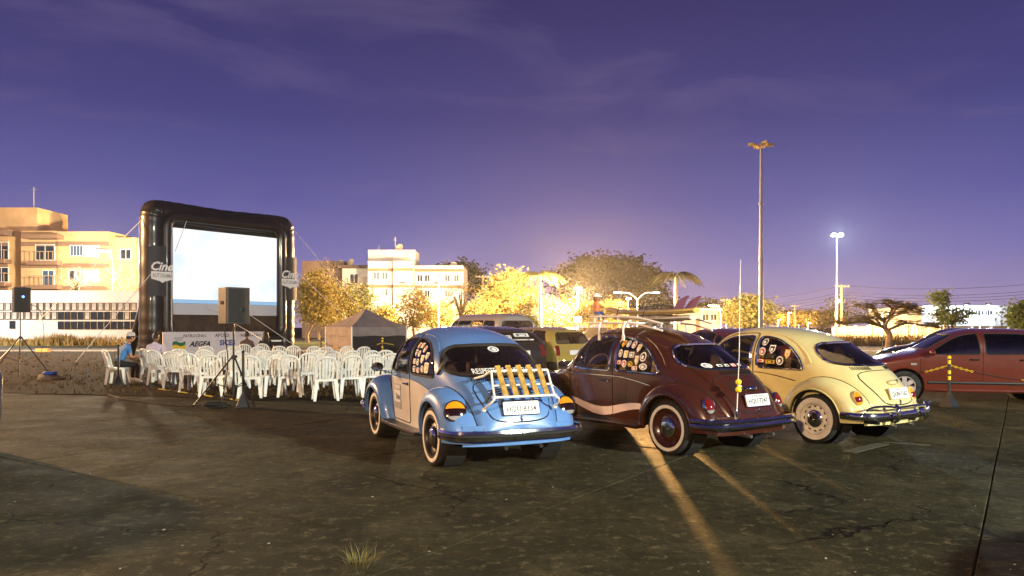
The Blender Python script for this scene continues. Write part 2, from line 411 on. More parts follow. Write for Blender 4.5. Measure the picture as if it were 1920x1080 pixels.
def wheel(root, x, y, sg, style, rr=.315, wd=.15):
    Mx = Matrix.Translation((x, y, rr)) @ AX(sg)
    w = wd / 2; ri = rr * (.72 if style == 'maroon' else .66)
    b = MB(); b.lathe([(ri, -w * .9), (rr * .80, -w), (rr * .955, -w * .9), (rr, -w * .62), (rr, w * .62), (rr * .955, w * .9), (rr * .80, w), (ri, w * .9), (ri, -w * .9)], 40, Mx)
    tyre = b.build('tyre', M['tyre_rubber'], None, smooth=True, angle=50)
    wh = bpy.data.objects.new('wheel', None); COL.objects.link(wh); wh.parent = root; wh.empty_display_size = .1
    tyre.parent = wh
    def part(name, prof, m, n=36):
        q = MB(); q.lathe(prof, n, Mx); return q.build(name, M[m], wh, smooth=True, angle=35)
    if style == 'blue':
        part('whitewall', [(rr * .755, w * .90), (rr * .755, w * 1.0), (rr * .80, w * 1.04), (rr * .885, w * .99), (rr * .885, w * .90)], 'whitewall', 40)
        part('rim', [(ri, w * .8), (ri * .96, w * .88), (ri * .9, w * .55), (ri * .72, w * .25), (ri * .62, w * .45), (ri * .3, w * .5), (.001, w * .5)], 'black_metal')
        part('hubcap', [(ri * .52, w * .4), (ri * .50, w * .75), (ri * .40, w * .95), (ri * .2, w * 1.08), (.001, w * 1.12)], 'chrome')
    elif style == 'maroon':
        part('whitewall', [(rr * .74, w * .90), (rr * .74, w * 1.0), (rr * .80, w * 1.04), (rr * .86, w * 1.01), (rr * .86, w * .90)], 'whitewall', 40)
        part('rim', [(ri, w * .85), (ri * .97, w * .96), (ri * .92, w * .7), (ri * .74, w * .3), (ri * .62, w * .5), (ri * .3, w * .5), (.001, w * .5)], 'maroon_paint')
        part('hubcap', [(ri * .50, w * .45), (ri * .49, w * .78), (ri * .38, w * .98), (ri * .2, w * 1.1), (.001, w * 1.14)], 'chrome')
    elif style == 'cream':
        part('whitewall', [(ri, w * .91), (ri, w * .95), (rr * .72, w * 1.03), (rr * .86, w * 1.03), (rr * .86, w * .93)], 'whitewall', 40)
        part('rim', [(ri, w * .85), (ri * .97, w * .98), (ri * .90, w * .7), (ri * .80, w * .45), (ri * .70, w * .62), (ri * .3, w * .6), (.001, w * .6)], 'whitewall')
        q = MB()
        for a in range(12):
            an = a * math.pi / 6; c = Mx @ Vector((ri * .765 * math.cos(an), ri * .765 * math.sin(an), w * .60))
            q.lathe([(.001, 0), (.010, 0)], 8, Matrix.Translation(c + Vector((sg * .002, 0, 0))) @ AX(sg) @ Matrix.Rotation(an, 4, 'Z') @ Matrix.Diagonal((1, 2.2, 1, 1)))
        tag(q.build('rim_slots', M['gap_dark'], wh, fix=False), kind='stuff')
        part('hubcap', [(ri * .55, w * .55), (ri * .54, w * .85), (ri * .42, w * 1.08), (ri * .2, w * 1.25), (.001, w * 1.3)], 'chrome')
    else:
        part('rim', [(ri, w * .85), (ri * .98, w * .95), (ri * .90, w * .6), (ri * .88, w * .2), (.001, w * .2)], 'gap_dark' if style == 'alloy' else 'steel')
        if style == 'alloy':
            for a in range(7):
                an = a * 2 * math.pi / 7; q = MB(); ca = Mx @ Matrix.Rotation(an, 4, 'Z')
                q.add([ca @ Vector(p) for p in ((ri * .12, -.035, w * .75), (ri * .95, -.045, w * .88), (ri * .95, .045, w * .88), (ri * .12, .035, w * .75), (ri * .12, -.035, w * .3), (ri * .95, -.045, w * .3), (ri * .95, .045, w * .3), (ri * .12, .035, w * .3))],
                      [(0, 1, 2, 3), (4, 7, 6, 5), (0, 4, 5, 1), (1, 5, 6, 2), (2, 6, 7, 3), (3, 7, 4, 0)])
                q.build('spoke', M['alloy'], wh)
            part('trim_ring', [(ri, w * .9), (ri * .97, w * .98), (ri * .90, w * .9), (ri * .90, w * .4)], 'alloy')
        part('hubcap', [(ri * .26, w * .7), (ri * .24, w * .85), (.001, w * .9)], 'steel')
    return wh
mat('smoke_lens', (.012, .003, .003), rough=.1, coat=.6); mat('alloy', (.62, .56, .54), rough=.3, metal=.5, var=.05)
# the small rounded saloon shared by the three cars in front
SAL = Loft(-1.93, 1.93,
    [(-1.93, .47), (-1.90, .585), (-1.84, .715), (-1.74, .85), (-1.60, .985), (-1.42, 1.115), (-1.2, 1.24), (-1.0, 1.33), (-.7, 1.43), (-.35, 1.488), (.0, 1.505), (.36, 1.455), (.52, 1.385), (.68, 1.22), (.82, 1.07), (.92, 1.01), (1.12, .985), (1.38, .92), (1.62, .80), (1.82, .62), (1.93, .45)],
    [(-1.93, .40), (-1.75, .52), (-1.5, .68), (-1.2, .80), (-.9, .88), (-.5, .90), (.7, .90), (1.0, .84), (1.3, .74), (1.6, .60), (1.93, .38)],
    [(-1.93, .40), (-1.85, .45), (-1.7, .505), (-1.45, .56), (-1.1, .615), (-.7, .645), (-.2, .665), (.4, .66), (.75, .63), (1.0, .57), (1.3, .49), (1.6, .40), (1.93, .24)],
    [(-1.93, .38), (-1.6, .44), (-1.3, .47), (-.95, .48), (-.62, .62), (-.2, .645), (.45, .64), (.68, .60), (.85, .45), (1.4, .40), (1.93, .22)],
    [(-1.93, .33), (-1.6, .30), (-.7, .29), (.7, .29), (1.5, .33), (1.93, .36)],
    [(-1.93, 2.3), (-1.4, 2.35), (-.9, 2.55), (-.3, 2.75), (.4, 2.75), (.8, 2.4), (1.2, 2.15), (1.93, 2.1)])
def fillet(poly, r):
    out = []; n = len(poly)
    for i in range(n):
        p = Vector((*poly[i], 0)); a = Vector((*poly[i - 1], 0)); b = Vector((*poly[(i + 1) % n], 0))
        d = min(r, (a - p).length * .48, (b - p).length * .48); A = p + (a - p).normalized() * d; Bq = p + (b - p).normalized() * d
        for k in range(5):
            t = k / 4; q = A * (1 - t) ** 2 + p * 2 * t * (1 - t) + Bq * t * t; out.append((q.x, q.y))
    return out
DOOR_WIN = fillet([(-.125, .935), (.655, .95), (.60, 1.07), (.43, 1.275), (.28, 1.345), (.1, 1.365), (-.125, 1.37)], .055)
QTR_WIN = fillet([(-.235, .94), (-.225, 1.365), (-.36, 1.36), (-.54, 1.32), (-.74, 1.22), (-.89, 1.08), (-.965, .93)], .06)
DOOR = fillet([(-.175, .33), (.62, .33), (.715, .55), (.715, .90), (.655, 1.10), (.49, 1.305), (.32, 1.395), (.1, 1.41), (-.175, 1.415)], .07)
WSHIELD = chaikin([(-.54, 1.06), (-.50, 1.30), (-.40, 1.38), (.40, 1.38), (.50, 1.30), (.54, 1.06), (.45, 1.03), (-.45, 1.03)], 2)
def fender(body, lip, join, xo, sg, name, paint_, nn=44, ns=14, p=.62, q=1.0):
    Lp = catmull([(a, b, 0) for a, b in lip], 8); Jn = catmull([(a, b, 0) for a, b in join], 8); rows = []
    def pick(P, u):
        f = u * (len(P) - 1); i = min(int(f), len(P) - 2); return P[i].lerp(P[i + 1], f - i)
    xo = table(xo)
    for i in range(nn + 1):
        u = i / nn; a = pick(Lp, u); c = pick(Jn, u); x1 = xo(u); x0 = min(x1 - .03, max(.25, body.l.xs(max(c.x, body.l.y0 + .01), c.y)) - .015)
        row = [Vector((sg * (x1 - .035), a.x + (c.x - a.x) * -.02, a.y))]
        for k in range(ns + 1):
            t = math.pi / 2 * k / ns; s_ = math.sin(t) ** q; x = x0 + (x1 - x0) * math.cos(t) ** p
            row.append(Vector((sg * x, a.x + (c.x - a.x) * s_, a.y + (c.y - a.y) * s_)))
        rows.append(row)
    b = MB(); b.grid(rows); o = b.build(name, paint_, body.root, smooth=True, angle=70)
    sm_ = [Vector((sg * (body.l.xs(c.x, c.y) + .002), c.x, c.y)) for c in (pick(Jn, .08 + .80 * i / 40) for i in range(41)) if body.l.xs(c.x, c.y) > .2]
    loop_tube(sm_, .0065, 'fender_beading', M['gap_dark'], o, closed=False)
    return o, rows
def disc_at(rows, target, sg):
    """point and outward normal on a fender grid nearest the target"""
    best = None
    for i in range(1, len(rows) - 1):
        for k in range(2, len(rows[0]) - 1):
            d = (rows[i][k] - target).length
            if best is None or d < best[0]: best = (d, i, k)
    _, i, k = best; a = rows[i + 1][k] - rows[i - 1][k]; c = rows[i][k + 1] - rows[i][k - 1]; n = a.cross(c).normalized()
    if n.x * sg < 0 and abs(n.x) > .15 or n.y > 0 and abs(n.x) <= .15: n = -n
    return rows[i][k], n
def frame_from(p, n, up=Vector((0, 0, 1))):
    z = n.normalized(); x = up.cross(z).normalized(); y = z.cross(x); m = Matrix((x, y, z)).transposed().to_4x4(); m.translation = p; return m
def sticker(root, fn, u, v, w, h, kind, base, ink, off=.004):
    """a small sticker on a pane: fn(u,v,off) gives the point"""
    poly = [(math.cos(a) * w / 2, math.sin(a) * h / 2) for a in [2 * math.pi * k / 16 for k in range(16)]] if kind == 'o' else ([(-w / 2, h / 2), (-w / 2, -h * .1), (0, -h / 2), (w / 2, -h * .1), (w / 2, h / 2)] if kind == 's' else rrect(w / 2, h / 2, min(w, h) * .15, 2))
    b = MB(); b.add([fn(u + x, v + y, off) for x, y in poly], [tuple(range(len(poly)))])
    o = b.build('sticker', M[base], root, fix=False)
    q = MB(); s = .72
    q.add([fn(u + x * s, v + y * s, off + .0012) for x, y in poly], [tuple(range(len(poly)))]); b2 = q.build('print', M[ink], o, fix=False)
    q = MB(); s = .40
    q.add([fn(u + x * s + w * .04, v + y * s - h * .05, off + .0024) for x, y in poly], [tuple(range(len(poly)))]); q.build('print', M[base], o, fix=False)
    return o
def saloon(label, loc, th, kind):
    root = empty('classic_car', loc, R(th), label, 'car', 'rounded classic cars parked in front')
    P = M[{'blue': 'blue_paint', 'maroon': 'maroon_paint', 'cream': 'cream_paint'}[kind]]
    B = Body(SAL, root, P); l = SAL
    left = lambda c: c.x < 0 and c.z > .25; right = lambda c: c.x > 0 and c.z > .25
    rear = lambda c: c.y < -.6; front = lambda c: c.y > .3
    seal = M['rubber'] if kind == 'blue' else M['chrome']; sr = .013 if kind == 'blue' else .017
    # two-tone lower side of the blue car, below the belt line
    belt = lambda y: .865 - .10 * max(0, (-.25 - y) / .65) ** 1.5 + .005 * y
    if kind == 'blue':
        two = [(.74, .30), (.74, belt(.74)), (.3, belt(.3)), (-.25, belt(-.25)), (-.45, belt(-.45)), (-.65, belt(-.65)), (-.85, belt(-.85)), (-1.02, belt(-1.02)), (-1.02, .30)]
        for rg in (left, right): B.recolour(two, (1, 2), rg, 1)
    # glass
    rw = {'blue': [(-.52, .985), (-.575, 1.035), (-.565, 1.13), (-.49, 1.245), (-.35, 1.295), (.35, 1.295), (.49, 1.245), (.565, 1.13), (.575, 1.035), (.52, .985), (.3, .97), (-.3, .97)],
          'x': [(-.47, 1.015), (-.52, 1.055), (-.505, 1.15), (-.43, 1.25), (-.30, 1.29), (.30, 1.29), (.43, 1.25), (.505, 1.15), (.52, 1.055), (.47, 1.015), (.28, 1.0), (-.28, 1.0)]}
    RW = chaikin(rw['blue' if kind == 'blue' else 'x'], 1)
    gl = B.take(RW, (0, 2), rear, 'rear_window', M['car_glass'], off=-.012); loop_tube(B.rear_loop(dense(RW), .003), .021 if kind == 'blue' else .018, 'window_seal', seal, gl)
    gl = B.take(WSHIELD, (0, 2), front, 'windscreen', M['car_glass'], off=-.012); loop_tube(B.front_loop(dense(WSHIELD), .003), .014, 'window_seal', M['rubber'], gl)
    LID = chaikin([(-.30, .545), (-.345, .60), (-.43, .82), (-.40, .905), (-.2, .935), (.2, .935), (.40, .905), (.43, .82), (.345, .60), (.30, .545), (.15, .515), (-.15, .515)], 1)
    B.take(LID, (0, 2), lambda c: c.y < -1.25, 'engine_lid', P, off=.006); loop_tube(B.rear_loop(dense(LID), .0), .009, 'lid_gap', M['gap_dark'], root)
    for rg, sg in ((left, -1), (right, 1)):
        gl = B.take(DOOR_WIN, (1, 2), rg, 'door_window', M['car_glass'], off=-.010)
        loop_tube(B.side_loop(dense(DOOR_WIN), sg, .002), sr, 'window_trim', M['chrome'] if kind != 'blue' else M['rubber'], gl)
        b = MB(); b.tube([Vector((sg * (l.xs(y, z) - .004), y, z)) for y, z in ((.40, .955), (.385, 1.1), (.375, 1.29))], .009, 6); b.build('vent_bar', M['chrome'], gl, smooth=True)
        gl = B.take(QTR_WIN, (1, 2), rg, 'quarter_window', M['car_glass'], off=-.010); loop_tube(B.side_loop(dense(QTR_WIN), sg, .002), sr, 'window_trim', seal, gl)
        loop_tube(B.side_loop(dense(DOOR), sg, .0), .007, 'door_gap', M['gap_dark'], root)
        # door handle, belt moulding, roof gutter, hinge
        hx = lambda y, z, o: Vector((sg * (l.xs(y, z) + o), y, z))
        b = MB(); b.tube([hx(-.10, .805, .0), hx(-.09, .808, .028), hx(.0, .808, .034), hx(.06, .808, .030)], [.012, .012, .010, .007], 8); b.lathe([(.001, .02), (.016, .018), (.02, 0)], 10, Matrix.Translation(hx(-.10, .805, .0)) @ AX(sg)); b.build('door_handle', M['chrome'], root, smooth=True)
        b = MB(); b.tube([hx(y, belt(y) + .005, .003) for y in [.72 - .06 * k for k in range(28 if kind == 'blue' else 27)]], .009 if kind != 'blue' else .007, 6)
        b.build('belt_moulding', M['chrome'] if kind != 'blue' else P, root, smooth=True)
        gut = [(.60, 1.12), (.50, 1.29), (.36, 1.395), (.1, 1.42), (-.25, 1.415), (-.55, 1.375), (-.80, 1.27), (-.98, 1.13), (-1.06, 1.02)]
        b = MB(); b.tube([hx(q.x, q.y, .006) for q in catmull([(a, c, 0) for a, c in gut], 5)], .010, 6); b.build('roof_gutter', P, root, smooth=True)
        b = MB()
        for hz in (.45, .74): b = MB(); b.box(hx(.735, hz, .004), (.02, .03, .06)); b.build('hinge', M['gap_dark'], root)
        if kind == 'blue':
            cv = catmull([(-1.045, .97, 0), (-1.075, 1.03, 0), (-1.075, 1.12, 0), (-1.05, 1.165, 0)], 5); b = MB(); b.tube([hx(q.x, q.y, .004) for q in cv], [.012] + [.022] * (len(cv) - 2) + [.010], 8); b.build('air_vent', M['black_plastic'], root, smooth=True)
    body = B.done([P, M['ivory_paint']])
    # fenders
    RA, FA = -1.20, 1.20
    lipc = lambda c, r_, a0, a1, n=9, zc=.33: [(c - r_ * math.cos(R(a0 + (a1 - a0) * k / n)), zc + r_ * math.sin(R(a0 + (a1 - a0) * k / n))) for k in range(n + 1)]
    rl = [( -2 * 0 + RA + .385, .29)] + [(RA + .375 * math.cos(R(a)), .335 + .365 * math.sin(R(a))) for a in (15, 40, 65, 90, 115, 140, 165)] + [(RA - .385, .30)]
    rj = [(-.655, .29), (-.69, .48), (-.82, .68), (-1.03, .81), (-1.28, .85), (-1.53, .78), (-1.72, .64), (-1.84, .46), (-1.875, .31)]
    fl = [(FA - .385, .29)] + [(FA - .375 * math.cos(R(a)), .335 + .355 * math.sin(R(a))) for a in (15, 40, 65, 90, 115, 140, 165)] + [(FA + .385, .31)]
    fj = [(.70, .29), (.76, .50), (.90, .70), (1.10, .81), (1.32, .84), (1.54, .79), (1.74, .68), (1.88, .52), (1.93, .36)]
    for sg in (-1, 1):
        xo = [(0, .735), (.15, .765), (.5, .785), (.8, .775), (1, .755)]
        fo, rows = fender(B, rl, rj, xo, sg, 'rear_fender', P)
        loop_tube([r_[1] for r_ in rows], .010, 'fender_lip', P, fo, closed=False)
        fo2, rows2 = fender(B, fl, fj, xo, sg, 'front_fender', P)
        loop_tube([r_[1] for r_ in rows2], .010, 'fender_lip', P, fo2, closed=False)
        # tail lamp
        if kind == 'blue':
            p, n = disc_at(rows, Vector((sg * .655, -1.72, .635)), sg); n = (n + Vector((sg * .0, -.9, .1))).normalized(); Mx = frame_from(p - n * .02, n)
            t = MB(); t.lathe([(.118, -.03), (.118, .028), (.108, .036), (.102, .030)], 32, Mx); tl = t.build('tail_lamp', M['black_plastic'], root, smooth=True)
            for nm, y0, y1, m in (('turn_lens', .022, .101, 'amber_lens'), ('stop_lens', -.058, .020, 'smoke_lens'), ('reverse_lens', -.101, -.060, 'clear_lens')):
                t = MB(); rws = []
                for a in range(7):
                    yy = y0 + (y1 - y0) * a / 6; hw = math.sqrt(max(1e-5, .103 ** 2 - yy * yy))
                    rws.append([Mx @ Vector((hw * (-1 + 2 * c / 10), yy, .034 + .022 * (1 - ((hw * (-1 + 2 * c / 10)) ** 2 + yy * yy) / .103 ** 2))) for c in range(11)])
                t.grid(rws); t.build(nm, M[m], tl, smooth=True)
        else:
            p, n = disc_at(rows, Vector((sg * .63, -1.75, .60 if kind == 'maroon' else .62)), sg); n = (n + Vector((0, -.75, .0))).normalized()
            Mx = frame_from(p - n * .015, n) @ Matrix.Diagonal((.72, 1.05, 1, 1))
            t = MB(); t.lathe([(.105, -.04), (.105, .020), (.098, .030), (.088, .022)], 32, Mx); tl = t.build('tail_lamp', M['chrome' if kind == 'maroon' else 'cream_paint'], root, smooth=True)
            for nm, y0, y1, m in (('turn_lens', .02, .089, 'amber_lens' if kind == 'cream' else 'red_lens'), ('stop_lens', -.045, .018, 'red_lens'), ('reverse_lens', -.089, -.047, 'amber_lens' if kind == 'cream' else 'clear_lens')):
                t = MB(); rws = []
                for a in range(7):
                    yy = y0 + (y1 - y0) * a / 6; hw = math.sqrt(max(1e-5, .091 ** 2 - yy * yy))
                    rws.append([Mx @ Vector((hw * (-1 + 2 * c / 10), yy, .022 + .035 * (1 - ((hw * (-1 + 2 * c / 10)) ** 2 + yy * yy) / .091 ** 2))) for c in range(11)])
                t.grid(rws); t.build(nm, M[m], tl, smooth=True)
        p, n = disc_at(rows2, Vector((sg * .58, 1.80, .66)), sg); n = Vector((0, 1, .25)).normalized(); Mx = frame_from(p - n * .04, n)
        t = MB(); t.lathe([(.10, -.06), (.105, .02), (.095, .04), (.085, .03)], 24, Mx); hl = t.build('headlamp', M['chrome'], root, smooth=True)
        t = MB(); t.lathe([(.088, .03), (.06, .05), (.001, .06)], 24, Mx); t.build('headlamp_lens', M['clear_lens'], hl, smooth=True)
        # running board
        t = MB(); t.box((sg * .70, .005, .275), (.17, 1.46, .045), mi=0); rb = t.build('running_board', M[{'blue': 'black_plastic', 'maroon': 'maroon_paint', 'cream': 'black_plastic'}[kind]], root, bevel=.012)
        t = MB(); t.tube([(sg * .79, -.72, .285), (sg * .79, .73, .285)], .008, 6); t.build('board_trim', M['chrome' if kind != 'blue' else 'maroon_paint'], rb)
        wheel(root, sg * .675, RA, sg, kind); wheel(root, sg * .665, FA, sg, kind)
        # wheel-well liner
        for ya in (RA, FA):
            t = MB(); t.lathe([(.001, -.20), (.37, -.20), (.37, .02)], 20, Matrix.Translation((sg * .66, ya, .33)) @ AX(sg)); t.build('wheel_well', M['gap_dark'], root)
        # mirror
        t = MB(); c = Vector((sg * .86, .60, .985)); t.tube([Vector((sg * .66, .64, .90)), Vector((sg * .78, .63, .93)), c], .008, 6); mr = t.build('mirror_arm', M['chrome'], root, smooth=True)
        t = MB(); t.lathe([(.001, -.022), (.055, -.015), (.07, .0), (.068, .012), (.001, .012)], 20, Matrix.Translation(c) @ Matrix.Rotation(R(90), 4, 'X') @ Matrix.Diagonal((1.2, .85, 1, 1))); t.build('mirror', M['chrome'], mr, smooth=True)
    # floor, seats, wheel
    t = MB(); t.box((0, -.1, .34), (1.1, 2.6, .04)); t.box((0, -1.15, .62), (1.05, .06, .56)); t.box((0, .80, .66), (1.1, .08, .62)); t.build('cabin_floor', M['interior'], root)
    sm = M['seat_fabric' if kind != 'maroon' else 'seat_tan']
    for sx in (-.30, .30):
        t = MB(); t.box((sx, .12, .52), (.46, .50, .16)); t.box((sx, -.17, .80), (.46, .13, .52), Matrix.Rotation(R(12), 3, 'X')); t.box((sx, -.25, 1.12), (.26, .08, .14), Matrix.Rotation(R(10), 3, 'X')); t.build('front_seat', sm, root, bevel=.03, smooth=True)
    t = MB(); t.box((0, -.72, .52), (1.05, .45, .16)); t.box((0, -.98, .76), (1.0, .12, .46), Matrix.Rotation(R(14), 3, 'X')); t.build('rear_seat', sm, root, bevel=.03, smooth=True)
    t = MB(); Mw = Matrix.Translation((-.30, .52, .96)) @ Matrix.Rotation(R(-60), 4, 'X')
    t.tube([Mw @ Vector((.19 * math.cos(a), .19 * math.sin(a), 0)) for a in [2 * math.pi * k / 24 for k in range(24)]], .012, 6, True); t.tube([Mw @ Vector((-.19, 0, 0)), Mw @ Vector((.19, 0, 0))], .010, 6); t.tube([Mw @ Vector((0, 0, 0)), (-.30, .78, .82)], .02, 6); t.build('steering_wheel', M['black_plastic'] if kind != 'maroon' else M['seat_tan'], root, smooth=True)
    # panel seam between body and lid, bumper
    bz = .40; bp = [Vector((q.x, q.y, bz)) for q in catmull([(-.775, -1.60, 0), (-.765, -1.76, 0), (-.69, -1.90, 0), (-.45, -1.985, 0), (0, -2.01, 0), (.45, -1.985, 0), (.69, -1.90, 0), (.765, -1.76, 0), (.775, -1.60, 0)], 6)]
    if kind == 'blue':
        o = sweep(bp, [(.0, -.055), (.028, -.05), (.036, -.02), (.026, -.012), (.026, .012), (.036, .02), (.028, .05), (0, .055), (-.012, 0)]).build('rear_bumper', M['chrome'], root, smooth=True, angle=30)
        sweep(bp, [(.027, -.011), (.034, -.008), (.034, .008), (.027, .011)]).build('bumper_stripe', M['rubber'], o)
    elif kind == 'maroon':
        o = sweep([p + Vector((0, 0, .02)) for p in bp], [(.0, -.06), (.03, -.055), (.04, -.03), (.03, -.008), (.012, -.002), (.03, .006), (.042, .028), (.03, .052), (0, .058), (-.012, 0)]).build('rear_bumper', M['chrome'], root, smooth=True, angle=25)
    else:
        o = sweep(bp, [(.0, -.05), (.022, -.045), (.034, -.02), (.036, 0), (.034, .02), (.022, .045), (0, .05), (-.01, 0)]).build('rear_bumper', M['chrome'], root, smooth=True, angle=50)
        for sx in (-.34, .34):
            t = MB(); y = -2.05; t.tube([(sx, y + .02, .32), (sx, y - .03, .37), (sx, y - .04, .43), (sx, y - .03, .50), (sx, y, .55)], [.02, .032, .034, .032, .018], 10); t.build('overrider', M['chrome'], o, smooth=True)
        for s0, s1 in ((-1, -1), (1, 1)):
            t = MB(); t.tube(catmull([(s0 * .34, -2.07, .51), (s0 * .5, -2.04, .53), (s0 * .66, -1.96, .52), (s0 * .735, -1.90, .47), (s0 * .735, -1.89, .42)], 5), .014, 8); t.build('overrider_tube', M['chrome'], o, smooth=True)
        t = MB(); t.tube([(-.34, -2.07, .51), (0, -2.09, .52), (.34, -2.07, .51)], .012, 8); t.build('overrider_tube', M['chrome'], o, smooth=True)
    fb = [Vector((-p.x, -p.y - .0, bz)) for p in bp]
    sweep(fb, [(.0, -.055), (.03, -.03), (.036, 0), (.03, .03), (0, .055)]).build('front_bumper', M['chrome'], root, smooth=True)
    # rear apron between the fenders, tail pipes
    ap = [Vector((q.x, q.y, .33)) for q in catmull([(-.62, -1.82, 0), (-.42, -1.885, 0), (0, -1.925, 0), (.42, -1.885, 0), (.62, -1.82, 0)], 8)]
    sweep(ap, [(.0, -.055), (.012, -.05), (.016, .0), (.004, .16), (-.01, .16), (-.012, -.05)]).build('rear_apron', P, root, smooth=True)
    for sx in (-.20, .20): t = MB(); t.tube([(sx, -1.7, .27), (sx, -1.98, .26)], .022, 10); t.build('exhaust', M['steel'] if kind != 'blue' else M['black_metal'], root, smooth=True)
    t = MB(); t.box((0, -1.55, .30), (.8, .5, .05)); t.build('engine_underside', M['gap_dark'], root)
    rp = lambda x, z, o=0: Vector((x, l.yr(x, z) - o, z))
    # louvres: a row under the rear window, two banks on the lid
    t = MB()
    rows_ = [(sx * (.165 + .022 * k), .945 if kind == 'blue' else .965) for sx in (-1, 1) for k in range(12)] if kind != 'maroon' else [(-.27 + .0235 * k, .965) for k in range(24)]
    for x, z in rows_: t.tube([rp(x, z - .018, .003), rp(x, z + .018, .003)], .0055, 5)
    tag(t.build('window_louvres', M['gap_dark'], root), kind='stuff')
    t = MB()
    for sx in (-1, 1):
        for k in range(5):
            z = .86 - .022 * k
            t.tube([rp(sx * (.10 + q * .05), z - .008 * q * (1 if kind == 'blue' else 0), .010) for q in range(5)], .0055 if kind != 'cream' else .003, 5)
    if kind != 'cream': tag(t.build('lid_louvres', M['gap_dark'], root), kind='stuff')
    # number plate, its lamp, the lid catch
    pz = .66; Mx = frame_from(rp(0, pz, .045), Vector((0, -1, .28))); pl = MB()
    pl.prism(rrect(.205, .068, .012, 3), lambda u, v, s_: Mx @ Vector((u, v, -.006 + .006 * s_))); pt = pl.build('number_plate', M['plate_white'], root)
    num = {'blue': 'HQU·8334', 'maroon': 'HQU·7247', 'cream': 'QUN·7162'}[kind]
    lettering('plate_number', num, M['ink'], pt, lambda u, v: Mx @ Vector((u, v - .014, .003)), width=.34, height=.070, bold=.004)
    lettering('plate_town', 'MS·CAMPO GRANDE', M['ink'], pt, lambda u, v: Mx @ Vector((u, v + .050, .003)), width=.20, height=.016)
    t = MB(); t.prism(rrect(.212, .075, .014, 3), lambda u, v, s_: Mx @ Vector((u, v, -.016 + .009 * s_))); t.build('plate_frame', M['chrome' if kind == 'maroon' else 'gap_dark' if kind == 'blue' else 'cream_paint'], pt)
    if kind != 'blue':
        t = MB(); t.ball(rp(0, .785, .02), (.10, .05, .035), 16, 10); t.build('plate_lamp', M['chrome' if kind == 'maroon' else 'cream_paint'], root, smooth=True)
    t = MB(); t.ball(rp(0, .548, .012), (.012, .016, .03), 10, 8); t.build('lid_catch', M['chrome'], root, smooth=True)
    return root, B, rp
root_blue, B1, rp1 = saloon('light blue rounded saloon with white doors and a wooden slatted luggage rack', (-.71, 9.61, 0), 25, 'blue')
root_mar, B2, rp2 = saloon('dark maroon rounded saloon with surfboards on its roof rack', (1.736, 10.29, 0), 35, 'maroon')
root_cr, B3, rp3 = saloon('cream yellow rounded saloon with chrome tube bumper and wide whitewall tyres', (3.85, 11.2, 0), 34, 'cream')
# --- blue car extras: rack, rear window lettering, door sign, stickers
rk = MB(); rk.tube([(-.325, -1.87, 1.045), (.325, -1.87, 1.045)], .013, 8); rk.tube([(-.335, -1.93, .90), (.335, -1.93, .90)], .010, 8)
for sx in (-1, 1):
    rk.tube(catmull([(sx * .325, -1.87, 1.045), (sx * .335, -1.93, .91), (sx * .345, -2.00, .785), (sx * .375, -2.03, .755), (sx * .40, -1.98, .71), (sx * .41, -1.885, .655)], 5), .012, 8); rk.ball((sx * .41, -1.88, .652), .026, 10, 8)
    rk.tube([(sx * .325, -1.87, 1.045), (sx * .36, -1.74, .985), (sx * .40, -1.60, .955)], .012, 8)
rk.tube(catmull([(-.345, -2.00, .785), (-.31, -2.015, .788), (.31, -2.015, .788), (.345, -2.00, .785)], 4), .013, 8)
rkt = rk.build('luggage_rack', M['white_tube'], root_blue, smooth=True)
for k in range(5):
    x = -.235 + .1175 * k; b = MB(); b.bar((x - .012, -1.845, 1.10), (x + .012, -2.015, .80), .056, .018, up=(0, 1, .4)); b.build('slat', M['wood'], rkt, bevel=.004)
b = MB(); b.bar((-.335, -1.95, .86), (-.42, -1.94, .735), .03, .008, up=(0, 1, 0)); b.build('strap', M['black_plastic'], rkt)
lettering('window_lettering', 'RESPEITE OS MAIS VELHOS', M['ink_white'], root_blue, lambda u, v: rp1(u, 1.022 + v + .012 * math.cos(u * 4), .010), width=.74, height=.052, bold=.006)
sd = lambda B_, sg: (lambda u, v, o: Vector((sg * (B_.l.xs(u, v) - .010 + o), u, v)))
b = MB(); b.prism(rrect(.15, .155, .01, 2, .36, .62), lambda u, v, s_: Vector((-(SAL.xs(u, v) + .003 + .003 * s_), u, v))); ds = b.build('door_sign', M['ink_grey'], root_blue); ds['label'] = 'grey magnetic sign with dark lettering on the white door'
for z0, z1, m in ((.715, .765, 'galvanised'), (.55, .70, 'plate_white')):
    b = MB(); b.prism(rrect(.14, (z1 - z0) / 2, .006, 2, .36, (z0 + z1) / 2), lambda u, v, s_: Vector((-(SAL.xs(u, v) + .006 + .0015 * s_), u, v))); b.build('sign_panel', M[m], ds)
lettering('sign_lettering', 'Drive', M['ink'], ds, lambda u, v: Vector((-(SAL.xs(.32 - u, .62 + v) + .010), .32 - u, .62 + v)), height=.075, width=.17, bold=.02)
rnd = random.Random(4)
def spread(root, B_, spots):
    for i, (y, z, w, h, k, base, ink) in enumerate(spots): sticker(root, sd(B_, -1), y, z, w, h, k, base, ink, off=.006)
